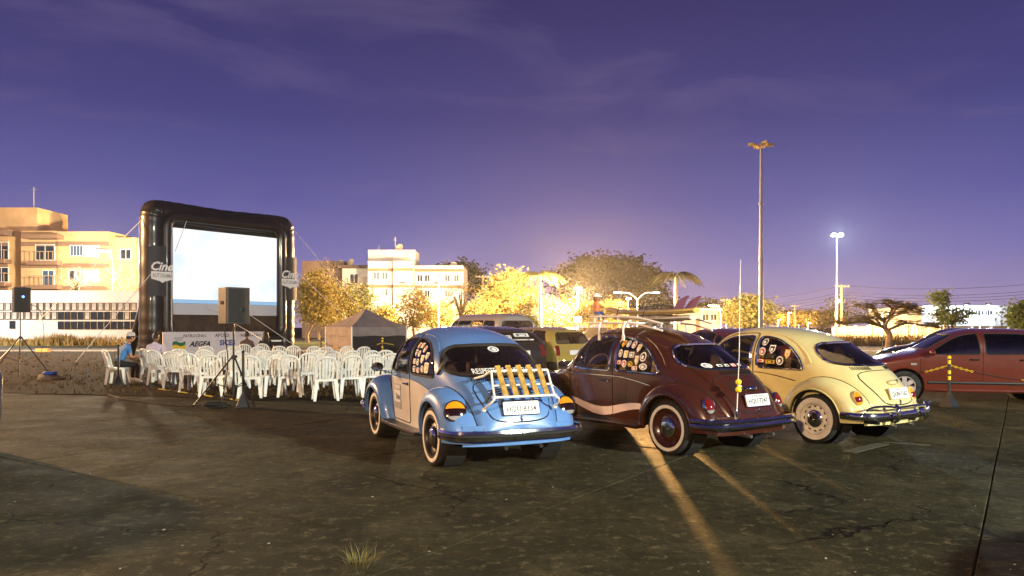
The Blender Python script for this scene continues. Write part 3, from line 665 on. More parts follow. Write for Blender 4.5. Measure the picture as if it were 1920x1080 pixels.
spread(root_blue, B1, [(-.30, 1.28, .07, .07, 'o', 'ink_white', 'ink_red'), (-.40, 1.28, .08, .06, 'r', 'ink_white', 'ink_yellow'), (-.31, 1.19, .07, .08, 's', 'ink_white', 'ink_blue'), (-.41, 1.185, .075, .075, 'o', 'ink_white', 'ink_grey'), (-.52, 1.24, .08, .08, 'o', 'ink_white', 'ink_red'),
    (-.31, 1.09, .09, .06, 'r', 'ink_white', 'ink_red'), (-.42, 1.085, .08, .08, 'o', 'ink_white', 'ink_green'), (-.54, 1.12, .09, .10, 's', 'ink_white', 'ink_yellow'), (-.32, 1.00, .09, .07, 'r', 'ink_white', 'ink_blue'), (-.45, .99, .09, .06, 'r', 'ink_white', 'ink_red'), (-.58, 1.01, .09, .08, 'o', 'ink_white', 'ink_grey'), (-.70, 1.03, .12, .12, 'r', 'ink_white', 'ink_yellow'), (-.65, 1.16, .08, .09, 's', 'ink_white', 'ink_grey')])
spread(root_mar, B2, [(-.30, 1.285, .065, .085, 's', 'ink_yellow', 'ink_red'), (-.385, 1.285, .065, .085, 'o', 'ink_white', 'ink_grey'), (-.48, 1.275, .07, .09, 'o', 'ink_white', 'ink_red'), (-.575, 1.23, .06, .10, 's', 'ink_white', 'ink_yellow'), (-.295, 1.165, .07, .10, 'o', 'ink_white', 'ink_grey'), (-.39, 1.155, .07, .09, 'r', 'ink_white', 'ink_yellow'), (-.49, 1.15, .08, .07, 'r', 'ink_white', 'ink_grey'), (-.68, 1.13, .10, .12, 'o', 'ink_white', 'ink'), (-.29, 1.05, .08, .06, 'r', 'ink_red', 'ink_white'), (-.38, 1.035, .085, .095, 'o', 'ink_white', 'ink_red'), (-.485, 1.035, .08, .07, 'o', 'ink_yellow', 'ink'), (-.585, 1.08, .06, .12, 's', 'ink_white', 'ink_yellow'), (-.70, 1.01, .13, .08, 'o', 'ink_white', 'ink_grey'), (-.56, .985, .09, .05, 'r', 'ink_white', 'ink_red')])
spread(root_cr, B3, [(-.32, 1.29, .09, .10, 'o', 'ink_white', 'ink'), (-.31, 1.16, .11, .11, 'o', 'ink_white', 'ink_red'), (-.46, 1.19, .09, .12, 's', 'ink_white', 'ink'), (-.30, 1.03, .13, .05, 'r', 'ink_red', 'ink_white'), (-.45, 1.02, .14, .05, 'r', 'ink_yellow', 'ink'), (-.60, 1.04, .11, .12, 'o', 'ink_white', 'ink'), (-.70, 1.13, .08, .13, 's', 'ink_yellow', 'ink_white')])
rfn = lambda rp: (lambda u, v, o: rp(u, v, o))
sticker(root_blue, rfn(rp1), .0, 1.25, .13, .06, 'o', 'ink_white', 'ink_grey', off=.0)
for i, (x, w, bs, ik) in enumerate(((-.33, .11, 'ink_white', 'ink_grey'), (-.18, .10, 'ink', 'ink_white'), (-.07, .09, 'ink', 'ink_white'), (.05, .10, 'ink_red', 'ink_white'), (.17, .09, 'ink', 'ink_white'))): sticker(root_mar, rfn(rp2), x, 1.045, w, .035 if i else .055, 'r' if i else 'o', bs, ik, off=.0)
# --- maroon extras: wave stripe, roof rack, aerial
st = MB(); ups = []; 
for sg in (-1, 1):
    rws = []
    for k in range(31):
        y = .70 - 1.36 * k / 30; c = .46 + .055 * math.cos((k / 30) * 2 * math.pi * .95 + .35) - .0; hh = .035 + .02 * math.sin(math.pi * k / 30)
        rws.append([Vector((sg * (SAL.xs(y, z) + .004), y, z)) for z in (c - hh, c, c + hh)])
    st.grid(rws)
st.build('wave_stripe', M['pink_paint'], root_mar, smooth=True)
rr_ = empty('roof_rack', (1.736, 10.29, 0), R(35), 'white tubular roof rack carrying surfboards on the maroon car', 'roof rack')
def roofz(x, y): return SAL.zx(x, y)
b = MB()
for y in (.16, -.30):
    for sg in (-1, 1):
        x = sg * .575; z = 1.36; b.box((x + sg * .012, y, z), (.012, .045, .075)); b.tube(catmull([(x + sg * .014, y, z + .03), (x + sg * .012, y, z + .13), (x - sg * .03, y, z + .20), (x - sg * .12, y, z + .22)], 5), .013, 8)
    b.tube([(-.46, y, 1.55), (.46, y, 1.55)], .013, 8)
b.build('cross_bars', M['white_tube'], rr_, smooth=True)
b = MB()
for z, r0 in ((1.555, .0), (1.64, .0)):
    b.tube(catmull([(-.46, -.86, z - .10), (-.50, -.45, z - .02), (-.50, .05, z), (-.50, .35, z), (-.42, .52, z), (0, .56, z), (.42, .52, z), (.50, .35, z), (.50, .05, z), (.50, -.45, z - .02), (.46, -.86, z - .10)], 6), .013, 8)
for sx in (-.5, .5):
    for y in (.35, -.1): b.tube([(sx, y, 1.55), (sx, y, 1.64)], .010, 6)
b.build('side_rails', M['white_tube'], rr_, smooth=True)
def surfboard(label, x, y0, y1, z, hw, m1, m2, finm, sgx=0):
    t = empty('surfboard', (1.736, 10.29, 0), R(35), label, 'surfboard', 'surfboards on the roof rack'); b = MB(); rows = []
    for k in range(25):
        u = k / 24; y = y0 + (y1 - y0) * u; w = hw * max(.02, math.sin(math.pi * min(1, max(0, .03 + .94 * u))) ** .55); zz = z + .10 * max(0, u - .65) ** 2 * 8 * .5 + .02 * max(0, .2 - u) * 4
        rows.append([Vector((x + w * c, y, zz + .035 * s_ * (1 - .3 * abs(c)))) for c, s_ in ((-1, 0), (-.8, .75), (-.35, 1), (0, 1.05), (.35, 1), (.8, .75), (1, 0), (.8, -.75), (.35, -1), (0, -1), (-.35, -1), (-.8, -.75))])
    b.grid(rows, wrap=True); b.f += [tuple(range(12)), tuple(24 * 12 + k for k in range(11, -1, -1))]; b.m += [0, 0]
    b.build('board', m1, t, smooth=True)
    b = MB(); b.tube([(x - hw * .0 - .012, y0 + .05, z + .040), (x - .0, y1 - .2, z + .05)], .006, 5); b.build('stringer', m2, t)
    if finm:
        for fx in ((-.11, .11) if finm == 'two' else (0,)):
            b = MB(); pr = catmull([(y0 + .30, 0, 0), (y0 + .20, .10, 0), (y0 + .08, .155, 0), (y0 + .02, .16, 0), (y0 + .07, .10, 0), (y0 + .12, .0, 0)], 4)
            b.prism([(q.x, q.y) for q in pr], lambda u, v, s_: Vector((x + fx - .008 + .016 * s_, u, z + .035 + v))); b.build('fin', M['fin_plastic'], t)
    return t
mat('fin_plastic', (.17, .07, .17), rough=.3, coat=.4); mat('board_yellow', (.58, .40, .10), rough=.3, coat=.7, var=.2, vscale=5); mat('board_brown', (.09, .05, .03), rough=.3, coat=.7, var=.3, vscale=6); mat('board_white', (.62, .56, .46), rough=.35, coat=.5, var=.1)
surfboard('yellow and brown surfboard with mauve fins, top of the roof rack stack', .02, -.98, .62, 1.695, .24, M['board_yellow'], M['board_brown'], 'two')
surfboard('pale surfboard under the yellow one on the roof rack', .05, -.90, .55, 1.605, .26, M['board_white'], M['board_brown'], None)
b = MB()
for y in (-.35, .15):
    b.tube([(-.30, y, 1.60), (-.27, y - .02, 1.76), (0, y - .03, 1.785), (.28, y - .02, 1.76), (.32, y, 1.60)], .009, 6)
so = b.build('strap', M['black_plastic'], rr_, smooth=True)
ae = MB(); ae.tube([(-.40, -1.93, .50), (-.40, -1.965, 1.2), (-.395, -1.98, 2.25)], [.007, .0045, .002], 6); ao = ae.build('aerial', M['white_tube'], root_mar, smooth=True)
b = MB(); b.ball((-.40, -1.93, .54), (.016, .016, .05), 10, 8); b.build('aerial_base', M['chrome'], ao, smooth=True)
for z in (.885, .80):
    b = MB(); b.ball((-.40, -1.955, z), .034, 14, 10); b.build('aerial_ball', M['yellow_ball'], ao, smooth=True)
b = MB(); b.tube([(-.40, -1.956, .84), (-.38, -1.97, .845), (-.37, -1.97, .83)], .008, 6); b.build('aerial_ribbon', M['ink_white'], ao)
# small doll on the rack
dl = empty('doll', (1.736, 10.29, 0), R(35), 'small doll with white cap and orange vest sitting on the roof rack front', 'doll')
b = MB(); dx, dy, dz = -.34, .50, 1.69
b.tube([(dx, dy, dz), (dx, dy - .01, dz + .08), (dx, dy, dz + .14), (dx, dy, dz + .17)], [.035, .04, .045, .02], 10, mi=1); b.ball((dx, dy, dz + .205), (.032, .036, .042), 12, 8, mi=0)
for sx in (-1, 1):
    b.tube([(dx + sx * .04, dy, dz + .14), (dx + sx * .085, dy + .0, dz + .09), (dx + sx * .10, dy - .05, dz + .07)], [.016, .014, .012], 8, mi=0)
    b.tube([(dx + sx * .02, dy, dz + .01), (dx + sx * .035, dy - .09, dz + .0), (dx + sx * .04, dy - .10, dz - .09)], [.024, .018, .014], 8, mi=2)
b.build('doll_body', [mat('doll_skin', (.30, .14, .07)), mat('doll_vest', (.65, .18, .05), var=.4, vscale=30), M['ink_blue']], dl, smooth=True)
b = MB(); b.lathe([(.044, 0), (.045, .02), (.034, .045), (.001, .055)], 14, Matrix.Translation((dx, dy, dz + .225))); b.box((dx, dy - .05, dz + .23), (.07, .06, .008)); b.build('cap', M['ink_white'], dl, smooth=True)
b = MB(); b.ball((dx, dy + .012, dz + .205), (.036, .034, .046), 10, 8); b.build('hair', M['seat_fabric'], dl, smooth=True)
# --- cream extras: door line lettering on the lid
lettering('lid_script', 'Volkswagen', M['ink'], root_cr, lambda u, v: rp3(u * .93 - v * .2 + .13, .80 + v + u * .12, .012), width=.19, height=.05, shear=.4, bold=.02)
b = MB(); 
for sx in (-.62, -.2, .2): b.box((sx, -1.9, .335), (.05, .2, .05))
b.build('bumper_bracket', M['black_metal'], root_cr)
# ---------------------------------------------------------------- modern cars
def hatch_loft(kind):
    if kind == 'hatch': top = [(-2.0, .60), (-1.97, .86), (-1.88, 1.02), (-1.60, 1.31), (-1.30, 1.41), (-.7, 1.465), (-.1, 1.47), (.2, 1.43), (.48, 1.32), (.95, 1.05), (1.10, .985), (1.45, .92), (1.76, .82), (1.93, .68), (2.0, .50)]
    elif kind == 'wagon': top = [(-2.05, .60), (-2.03, .90), (-1.98, 1.02), (-1.80, 1.38), (-1.65, 1.45), (-1.0, 1.50), (-.1, 1.50), (.25, 1.44), (.8, 1.06), (.95, 1.0), (1.5, .95), (1.9, .86), (2.0, .75), (2.05, .5)]
    elif kind == 'van': top = [(-2.15, .60), (-2.13, 1.1), (-2.06, 1.72), (-1.95, 1.88), (-1.5, 1.95), (1.2, 1.95), (1.5, 1.88), (1.75, 1.60), (2.0, 1.15), (2.10, .95), (2.15, .6)]
    L_ = top[-1][0]; e = L_ - 2.0
    bz = 1.12 if kind == 'van' else .93; w = .80 if kind == 'van' else .84 if kind == 'hatch' else .80
    return Loft(-L_, L_, top, [(-L_, .55), (-L_ + .06, bz - .08), (-L_ + .3, bz), (.7, bz - .03), (1.2 if kind != 'van' else 1.9, bz - .10), (L_ - .12, .68), (L_, .45)],
        [(-L_, w * .84), (-L_ + .12, w * .93), (-1.4, w), (1.0, w), (1.6, w * .95), (L_ - .1, w * .82), (L_, w * .72)], [(-L_, w * .80), (-1.6, w * .93), (1.5, w * .93), (L_, w * .7)], [(-L_, .32), (-1.5, .22), (1.5, .22), (L_, .28)], [(-L_, 3.2), (-1, 3.2), (.6, 3.0), (1.2, 2.8), (L_, 2.6)])
def modern(name, label, cat, loc, th, kind, pm, group=None, gl='tinted_glass', wstyle='steel'):
    root = empty(name, loc, R(th), label, cat, group); l = hatch_loft(kind); B = Body(l, root, M[pm], (96, 26, 9)); P = M[pm]
    fa, ra = (1.28, -1.31); rr = .31
    for rg, sg in ((lambda c: c.x < 0, -1), (lambda c: c.x > 0, 1)):
        for ya in (fa, ra):
            B.take([(ya + .365 * math.cos(2 * math.pi * k / 28), .315 + .365 * math.sin(2 * math.pi * k / 28)) for k in range(28)], (1, 2), lambda c, rg=rg: rg(c) and c.z < .8, 'arch', P, keep=False)
            loop_tube([Vector((sg * (l.xs(ya + .37 * math.cos(a), max(.23, .315 + .37 * math.sin(a))) + .004), ya + .37 * math.cos(a), max(.23, .315 + .37 * math.sin(a)))) for a in [R(-14 + 208 * k / 24) for k in range(25)]], .016, 'arch_lip', P, root, closed=False)
            t = MB(); t.lathe([(.001, -.34), (.36, -.34), (.36, .0)], 20, Matrix.Translation((sg * (l.wb(ya) - .03), ya, .32)) @ AX(sg)); t.build('wheel_well', M['gap_dark'], root)
            wheel(root, sg * (l.wb(ya) - .10), ya, sg, wstyle, rr=rr, wd=.18)
        wins = {'hatch': [[(.86, .96), (.78, 1.03), (.46, 1.235), (.25, 1.33), (.0, 1.37), (-.03, 1.365), (-.06, .96)], [(-.16, .96), (-.14, 1.37), (-.75, 1.365), (-.98, 1.33), (-1.02, .97)], [(-1.08, .98), (-1.05, 1.32), (-1.25, 1.27), (-1.45, 1.13), (-1.47, 1.0)]],
                'wagon': [[(.74, .98), (.55, 1.14), (.28, 1.34), (.10, 1.40), (-.08, 1.41), (-.10, .98)], [(-.18, .98), (-.16, 1.41), (-.95, 1.41), (-.98, .98)], [(-1.06, .98), (-1.04, 1.41), (-1.52, 1.38), (-1.72, 1.05), (-1.70, .98)]],
                'van': [[(1.75, 1.18), (1.62, 1.45), (1.50, 1.70), (1.0, 1.72), (1.0, 1.18)], [(.9, 1.18), (.9, 1.72), (-.1, 1.72), (-.1, 1.18)], [(-.2, 1.18), (-.2, 1.72), (-1.0, 1.72), (-1.0, 1.18)], [(-1.1, 1.18), (-1.1, 1.72), (-1.75, 1.70), (-1.85, 1.5), (-1.88, 1.18)]]}[kind]
        for q in wins:
            q = fillet(q, .06); g = B.take(q, (1, 2), rg, 'side_window', M[gl], off=-.008)
            if g: loop_tube(B.side_loop(dense(q), sg, .0), .009, 'window_seal', M['rubber'], g)
        hx = lambda y, z, o: Vector((sg * (l.xs(y, z) + o), y, z))
        for dl_ in ([(-.11, 1.36), (-.11, .26)], [(.99, .98), (1.0, .6), (.92, .26)], [(-1.04, .98), (-1.0, .62), (-.90, .40), (-.90, .26)]) if kind != 'van' else ([(.95, 1.72), (.95, .3)], [(-.15, 1.72), (-.15, .3)]):
            b = MB(); b.tube([hx(y, z, .0) for y, z in dense(dl_, .05)[:-max(1, int(math.hypot(dl_[-1][0] - dl_[0][0], dl_[-1][1] - dl_[0][1]) / .05))]], .005, 5); b.build('door_gap', M['gap_dark'], root)
        for y in (-.02 - .02, -.90):
            if kind == 'van' and y < -.5: continue
            b = MB(); b.tube([hx(y, .86, .0), hx(y + .02, .862, .03), hx(y + .14, .862, .03), hx(y + .16, .86, .0)], .013, 8); b.build('door_handle', M['gap_dark'] if pm == 'red_paint' else P, root, smooth=True)
        b = MB(); b.tube([hx(y, .40, .0) for y in [.86 - .08 * k for k in range(22)]], .03, 8, flat=.5); b.build('side_moulding', M['black_plastic'], root, smooth=True)
        b = MB(); b.tube([hx(y, .245, -.01) for y in [.90 - .08 * k for k in range(23)]], .035, 8); b.build('sill', P, root, smooth=True)
        b = MB(); b.ball(hx(.80, .99, .10), (.10, .055, .065), 12, 8); b.tube([hx(.80, .96, 0), hx(.80, .97, .06)], .025, 8); b.build('mirror', P, root, smooth=True)
        b = MB(); b.box(hx(1.12, .76, .004), (.01, .11, .04)); b.build('side_repeater', M['clear_lens'], root, bevel=.003)
        # lamps
        yb = lambda x, z: l.yf(x, z)
        b = MB(); rows = []
        for a in range(7):
            z = .66 + .15 * a / 6; rows.append([Vector((sg * x, l.yf(x, z) + .006, z)) for x in [.30 + .36 * c / 6 for c in range(7)]])
        if kind != 'van': b.grid(rows); b.build('headlamp', M['clear_lens'], root, smooth=True)
        b = MB(); rows = []
        for a in range(7):
            z = .70 + .28 * a / 6; rows.append([Vector((sg * x, l.yr(x, z) - .006, z)) for x in [.56 + .13 * c / 4 for c in range(5)]])
        b.grid(rows); b.build('tail_lamp', M['red_lens'], root, smooth=True)
    ws = {'hatch': [(-.66, 1.06), (-.58, 1.26), (-.50, 1.345), (.50, 1.345), (.58, 1.26), (.66, 1.06)], 'wagon': [(-.62, 1.06), (-.55, 1.30), (-.48, 1.38), (.48, 1.38), (.55, 1.30), (.62, 1.06)], 'van': [(-.66, 1.20), (-.62, 1.60), (-.55, 1.72), (.55, 1.72), (.62, 1.60), (.66, 1.20)]}[kind]
    rw = {'hatch': [(-.60, 1.05), (-.52, 1.27), (-.45, 1.32), (.45, 1.32), (.52, 1.27), (.60, 1.05)], 'wagon': [(-.62, 1.03), (-.56, 1.28), (-.5, 1.34), (.5, 1.34), (.56, 1.28), (.62, 1.03)], 'van': [(-.62, 1.22), (-.58, 1.62), (-.5, 1.70), (.5, 1.70), (.58, 1.62), (.62, 1.22)]}[kind]
    q = fillet(ws, .08); g = B.take(q, (0, 2), lambda c: c.y > .1, 'windscreen', M[gl], off=-.008)
    if g: loop_tube(B.front_loop(dense(q)), .010, 'window_seal', M['rubber'], g)
    q = fillet(rw, .08); g = B.take(q, (0, 2), lambda c: c.y < -.9, 'rear_window', M[gl], off=-.008)
    if g: loop_tube(B.rear_loop(dense(q)), .012, 'window_seal', M['rubber'], g)
    B.done([P]); t = MB(); t.box((0, 0, .30), (1.3, 3.2, .05)); t.build('cabin_floor', M['interior'], root)
    for sx in (-.36, .36):
        t = MB(); t.box((sx, .25, .55), (.5, .5, .16)); t.box((sx, -.06, .88), (.5, .14, .60), Matrix.Rotation(R(12), 3, 'X')); t.box((sx, -.14, 1.24), (.26, .08, .16)); t.build('front_seat', M['seat_fabric'], root, bevel=.03, smooth=True)
    t = MB(); t.box((0, -.75, .55), (1.2, .5, .16)); t.box((0, -1.05, .84), (1.2, .14, .56), Matrix.Rotation(R(12), 3, 'X')); t.build('rear_seat', M['seat_fabric'], root, bevel=.03, smooth=True)
    L_ = l.y1
    for s_, nm in ((1, 'front_bumper'), (-1, 'rear_bumper')):
        bp = [Vector((q.x, q.y * s_, .46)) for q in catmull([(-l.wb(1.75) - .01, 1.75, 0), (-l.wb(1.9) - .0, L_ - .08, 0), (-.45, L_ + .03, 0), (0, L_ + .04, 0), (.45, L_ + .03, 0), (l.wb(1.9), L_ - .08, 0), (l.wb(1.75) + .01, 1.75, 0)], 5)]
        sweep(bp, [(-.05, -.15), (0, -.16), (.03, -.1), (.04, 0), (.03, .07), (-.02, .09), (-.06, .08)]).build(nm, P if kind == 'hatch' else M['black_plastic'], root, smooth=True)
    Mx = frame_from(Vector((0, l.yr(0, .78) - .012, .78)), Vector((0, -1, .1))); t = MB(); t.prism(rrect(.2, .065, .01, 2), lambda u, v, s_: Mx @ Vector((u, v, .006 * s_))); t.build('number_plate', M['plate_white'], root)
    return root, l
# ---------------------------------------------------------------- ground materials
def ground_mat(name, cols, scale, rough=.9, cracks=False, bump=.3, bscale=60, fine=.25, oil=False):
    m = bpy.data.materials.new(name); m.use_nodes = True; nt = m.node_tree; L = nt.links.new; N = nt.nodes.new; b = nt.nodes['Principled BSDF']
    b.inputs['Roughness'].default_value = rough; b.inputs['Specular IOR Level'].default_value = .05; g = N('ShaderNodeNewGeometry')
    def noise(s, d=6, r_=.6, dist=0.):
        n = N('ShaderNodeTexNoise'); n.inputs['Scale'].default_value = s; n.inputs['Detail'].default_value = d; n.inputs['Roughness'].default_value = r_; n.inputs['Distortion'].default_value = dist; L(g.outputs['Position'], n.inputs['Vector']); return n
    def rng(src, a, c, lo=0., hi=1.):
        r_ = N('ShaderNodeMapRange'); r_.inputs['From Min'].default_value = a; r_.inputs['From Max'].default_value = c; r_.inputs['To Min'].default_value = lo; r_.inputs['To Max'].default_value = hi; L(src, r_.inputs['Value']); return r_.outputs[0]
    def mix(f, a, c, mode='MIX'):
        x = N('ShaderNodeMix'); x.data_type = 'RGBA'; x.blend_type = mode
        if isinstance(f, float): x.inputs[0].default_value = f
        else: L(f, x.inputs[0])
        for v, i in ((a, 6), (c, 7)):
            if isinstance(v, tuple): x.inputs[i].default_value = (*v, 1)
            else: L(v, x.inputs[i])
        return x.outputs[2]
    c = mix(rng(noise(scale, 7, .62, .6).outputs['Fac'], .34, .66), cols[0], cols[1])
    c = mix(rng(noise(scale * 3.1, 6, .6, .3).outputs['Fac'], .50, .70, 0, .75), c, cols[2])
    c = mix(rng(noise(scale * 26, 4, .7).outputs['Fac'], .3, .7, 0, fine), c, tuple(q * .45 for q in cols[0]))
    hgt = noise(bscale, 5, .65).outputs['Fac']
    if oil:
        oi = N('ShaderNodeObjectInfo'); c = mix(rng(oi.outputs['Random'], 0, 1, 0, .38), c, tuple(q * .5 for q in cols[1]))
        c = mix(rng(noise(9, 3, .75).outputs['Fac'], .54, .68, 0, .7), c, cols[2]); c = mix(rng(noise(4.5, 4, .7, 1.0).outputs['Fac'], .50, .64, 0, .75), c, cols[1])
        c = mix(rng(noise(34, 3, .8).outputs['Fac'], .60, .70, 0, .7), c, tuple(q * .25 for q in cols[0]))
        c = mix(rng(noise(.9, 5, .55, .8).outputs['Fac'], .56, .70, 0, .55), c, tuple(q * .42 for q in cols[0]))
        sp = N('ShaderNodeTexVoronoi'); sp.inputs['Scale'].default_value = 2.3; sp.inputs['Randomness'].default_value = 1; L(g.outputs['Position'], sp.inputs['Vector'])
        c = mix(rng(sp.outputs['Distance'], .035, .05, .75, 0.), c, tuple(q * .3 for q in cols[0]))
        b.inputs['Specular IOR Level'].default_value = .06
        L(rng(noise(1.3, 5).outputs['Fac'], .3, .7, .68, .92), b.inputs['Roughness'])
    if cracks:
        dn = noise(1.6, 5, .65); va = N('ShaderNodeVectorMath'); va.operation = 'MULTIPLY_ADD'; va.inputs[1].default_value = (.75, .75, 0)
        L(dn.outputs['Color'], va.inputs[0]); L(g.outputs['Position'], va.inputs[2])
        vo = N('ShaderNodeTexVoronoi'); vo.feature = 'DISTANCE_TO_EDGE'; vo.inputs['Scale'].default_value = .42; L(va.outputs[0], vo.inputs['Vector'])
        line = rng(vo.outputs['Distance'], .0015, .0065, 1, 0); msk = rng(noise(.55, 3).outputs['Fac'], .46, .54)
        mm = N('ShaderNodeMath'); mm.operation = 'MULTIPLY'; L(line, mm.inputs[0]); L(msk, mm.inputs[1])
        c = mix(mm.outputs[0], c, (.008, .007, .006))
        ms = N('ShaderNodeMath'); ms.operation = 'SUBTRACT'; L(hgt, ms.inputs[0]); L(mm.outputs[0], ms.inputs[1]); hgt = ms.outputs[0]
    bp = N('ShaderNodeBump'); bp.inputs['Strength'].default_value = bump; bp.inputs['Distance'].default_value = .02; L(hgt, bp.inputs['Height']); L(bp.outputs[0], b.inputs['Normal'])
    L(c, b.inputs['Base Color']); M[name] = m; return m
ground_mat('concrete', ((.070, .063, .033), (.022, .022, .0125), (.13, .112, .06)), .55, cracks=True, oil=True, bump=.55, bscale=38, fine=.55)
ground_mat('dirt', ((.026, .017, .008), (.011, .008, .005), (.055, .036, .015)), .5, bump=.8, bscale=14, fine=.6)
ground_mat('asphalt', ((.10, .095, .09), (.07, .066, .062), (.12, .11, .10)), .2)
ground_mat('lawn_green', ((.10, .13, .04), (.16, .15, .06), (.20, .17, .07)), .3, bump=.8, bscale=10, fine=.5)
ground_mat('paving', ((.42, .42, .40), (.34, .33, .31), (.48, .46, .42)), .4)
def sheet(name, poly, z, m, kind='structure'):
    b = MB(); b.add([(x, y, z) for x, y in poly], [tuple(range(len(poly)))]); return tag(b.build(name, M[m], fix=False), kind=kind)
sheet('ground', [(-900, -300), (900, -300), (900, 1500), (-900, 1500)], -.06, 'asphalt')
# concrete lot laid in slabs with open joints
lot = empty('parking_lot'); tag(lot, kind='structure')
ca, sa = math.cos(R(-34)), math.sin(R(-34)); U = Vector((ca, sa, 0)); Vv = Vector((-sa, ca, 0)); DU, DV, J = 3.0, 2.42, .006
rg = random.Random(11); sl = MB(); hx_, hy_ = DU / 2 - J, DV / 2 - J
sl.add([(-hx_ + .006, -hy_ + .006, 0), (hx_ - .006, -hy_ + .006, 0), (hx_ - .006, hy_ - .006, 0), (-hx_ + .006, hy_ - .006, 0), (-hx_, -hy_, -.008), (hx_, -hy_, -.008), (hx_, hy_, -.008), (-hx_, hy_, -.008), (-hx_, -hy_, -.05), (hx_, -hy_, -.05), (hx_, hy_, -.05), (-hx_, hy_, -.05)],
    [(0, 1, 2, 3), (0, 4, 5, 1), (1, 5, 6, 2), (2, 6, 7, 3), (3, 7, 4, 0), (4, 8, 9, 5), (5, 9, 10, 6), (6, 10, 11, 7), (7, 11, 8, 4)])
slab0 = None; far_slabs = MB()
for iu in range(-14, 14):
    for iv in range(-6, 18):
        c = U * (-.25 + DU * (iu + .5)) + Vv * (3.95 + DV * (iv + .5))
        if not (-24 < c.x < 26 and -9 < c.y < 27): continue
        dz = rg.uniform(-.005, 0); tl = (R(rg.uniform(-.06, .06)), R(rg.uniform(-.06, .06)))
        near = c.y > 1.5 and abs(c.x) < c.y * .72 + 3 and c.y < 19
        Mx = Matrix.Translation((c.x, c.y, dz)) @ Matrix.Rotation(R(-34), 4, 'Z') @ Matrix.Rotation(tl[0], 4, 'X') @ Matrix.Rotation(tl[1], 4, 'Y')
        if near:
            o = sl.build('slab', M['concrete'], lot, fix=False) if slab0 is None else bpy.data.objects.new('slab', slab0.data)
            if slab0 is None: slab0 = o
            else: COL.objects.link(o); o.parent = lot
            o.matrix_local = Mx
        else: far_slabs.add([Mx @ Vector(v) for v in sl.v], sl.f)
o = far_slabs.build('outer_slab', M['concrete'], lot, fix=False); o['kind'] = 'stuff'
# dry field left of the lot, edge worn and uneven
def edge_poly(pts, amp, seed):
    r_ = random.Random(seed); out = []
    for a, b in zip(pts, pts[1:]):
        n = max(2, int((Vector(b) - Vector(a)).length / .35))
        for k in range(n):
            q = Vector(a).lerp(Vector(b), k / n); out.append((q.x + r_.uniform(-amp, amp), q.y + r_.uniform(-amp, amp)))
    return out + [tuple(pts[-1])]
near_edge = [(-60, 16.6), (-24, 16.9), (-11.8, 17.2), (-8.4, 16.5), (-5.5, 15.5), (-3.0, 15.2), (-1.5, 15.9), (.5, 18.6), (3.0, 22.5), (6, 25.5), (40, 27)]
poly = edge_poly(near_edge, .16, 3) + [(140, 47), (-140, 47)]
sheet('field', poly, .010, 'dirt')
sheet('road', [(-300, 50), (300, 46.5), (300, 56), (-300, 58.5)], .012, 'asphalt')
sheet('pavement', [(-300, 47.2), (-10, 46.0), (300, 43.5), (300, 46.4), (-10, 48.9), (-300, 50)], .016, 'paving')
sheet('verge', [(-300, 58.6), (300, 56.1), (300, 72), (-300, 72)], .012, 'lawn_green')
sheet('far_road', [(-300, 72.2), (300, 72.2), (300, 80), (-300, 80)], .012, 'asphalt')
sheet('lawn', [(9, 27.3), (90, 28), (90, 43.3), (9, 45.5)], .014, 'lawn_green')
# bay line remains on the lot
mat('worn_paint', (.07, .062, .038), rough=.9, var=.5, vscale=30)
for i, (a, b_, w) in enumerate((((1590, 848), (1655, 832), .16), ((1655, 829), (1745, 835), .07))):
    p, q = gp(*a), gp(*b_); mk = MB(); mk.bar(p + Vector((0, 0, .001)), q + Vector((0, 0, .001)), w, .006); tag(mk.build('painted_marking', M['worn_paint']), kind='structure')
# ---------------------------------------------------------------- grass
mat('dry_blade', (.10, .066, .02), rough=.95, spec=.1, var=.35, vscale=.6); mat('green_blade', (.17, .15, .05), rough=.9, var=.3, vscale=.5)
def blades(b, c, n, h, sp, r_, lean=.5, w=.012):
    for _ in range(n):
        a = r_.uniform(0, 6.28); d = abs(r_.gauss(0, sp)); p = Vector((c[0] + math.cos(a) * d, c[1] + math.sin(a) * d, c[2])); hh = h * r_.uniform(.5, 1.2); a2 = r_.uniform(0, 6.28) if d < .3 * sp else a + r_.uniform(-.7, .7)
        t = Vector((math.cos(a2) * lean * hh * r_.uniform(.3, 1.5), math.sin(a2) * lean * hh * r_.uniform(.3, 1.5), hh)); s = Vector((-math.sin(a2), math.cos(a2), 0)) * w * r_.uniform(.6, 1.3)
        b.add([p - s, p + s, p + t * .55 + s * .7, p + t * .55 - s * .7, p + t + Vector((t.x, t.y, -hh * .15)) * .35], [(0, 1, 2, 3), (3, 2, 4)])
rg = random.Random(5); b = MB()
for _ in range(2600):
    y = 15 + 31 * rg.random() ** 1.6; x = rg.uniform(-.78 * y - 2, .0 + .05 * y)
    e = 16.9 if x < -9 else 16.9 + (x + 9) * -.25 if x < -2.5 else 15.6 + (x + 2.5) * 1.1
    if y < e + rg.uniform(-.25, .6): continue
    blades(b, (x, y, .01), rg.randint(3, 7), .07 + .08 * rg.random() ** 3, .12, rg, .9, .010)
tag(b.build('dry_grass', M['dry_blade'], fix=False), 'short dry grass and leaf litter over the bare field', 'grass', kind='stuff')
b = MB()
for _ in range(700):
    x = rg.uniform(-60, -20); blades(b, (x, 61.5 + rg.uniform(-1.2, 1.2), .01), 9, .75 + .3 * math.sin(x * .9) * math.sin(x * .37), .35, rg, .35, .05)
for _ in range(900):
    x = rg.uniform(20, 62); blades(b, (x, rg.uniform(60, 66), .01), 8, .9, .4, rg, .35, .05)
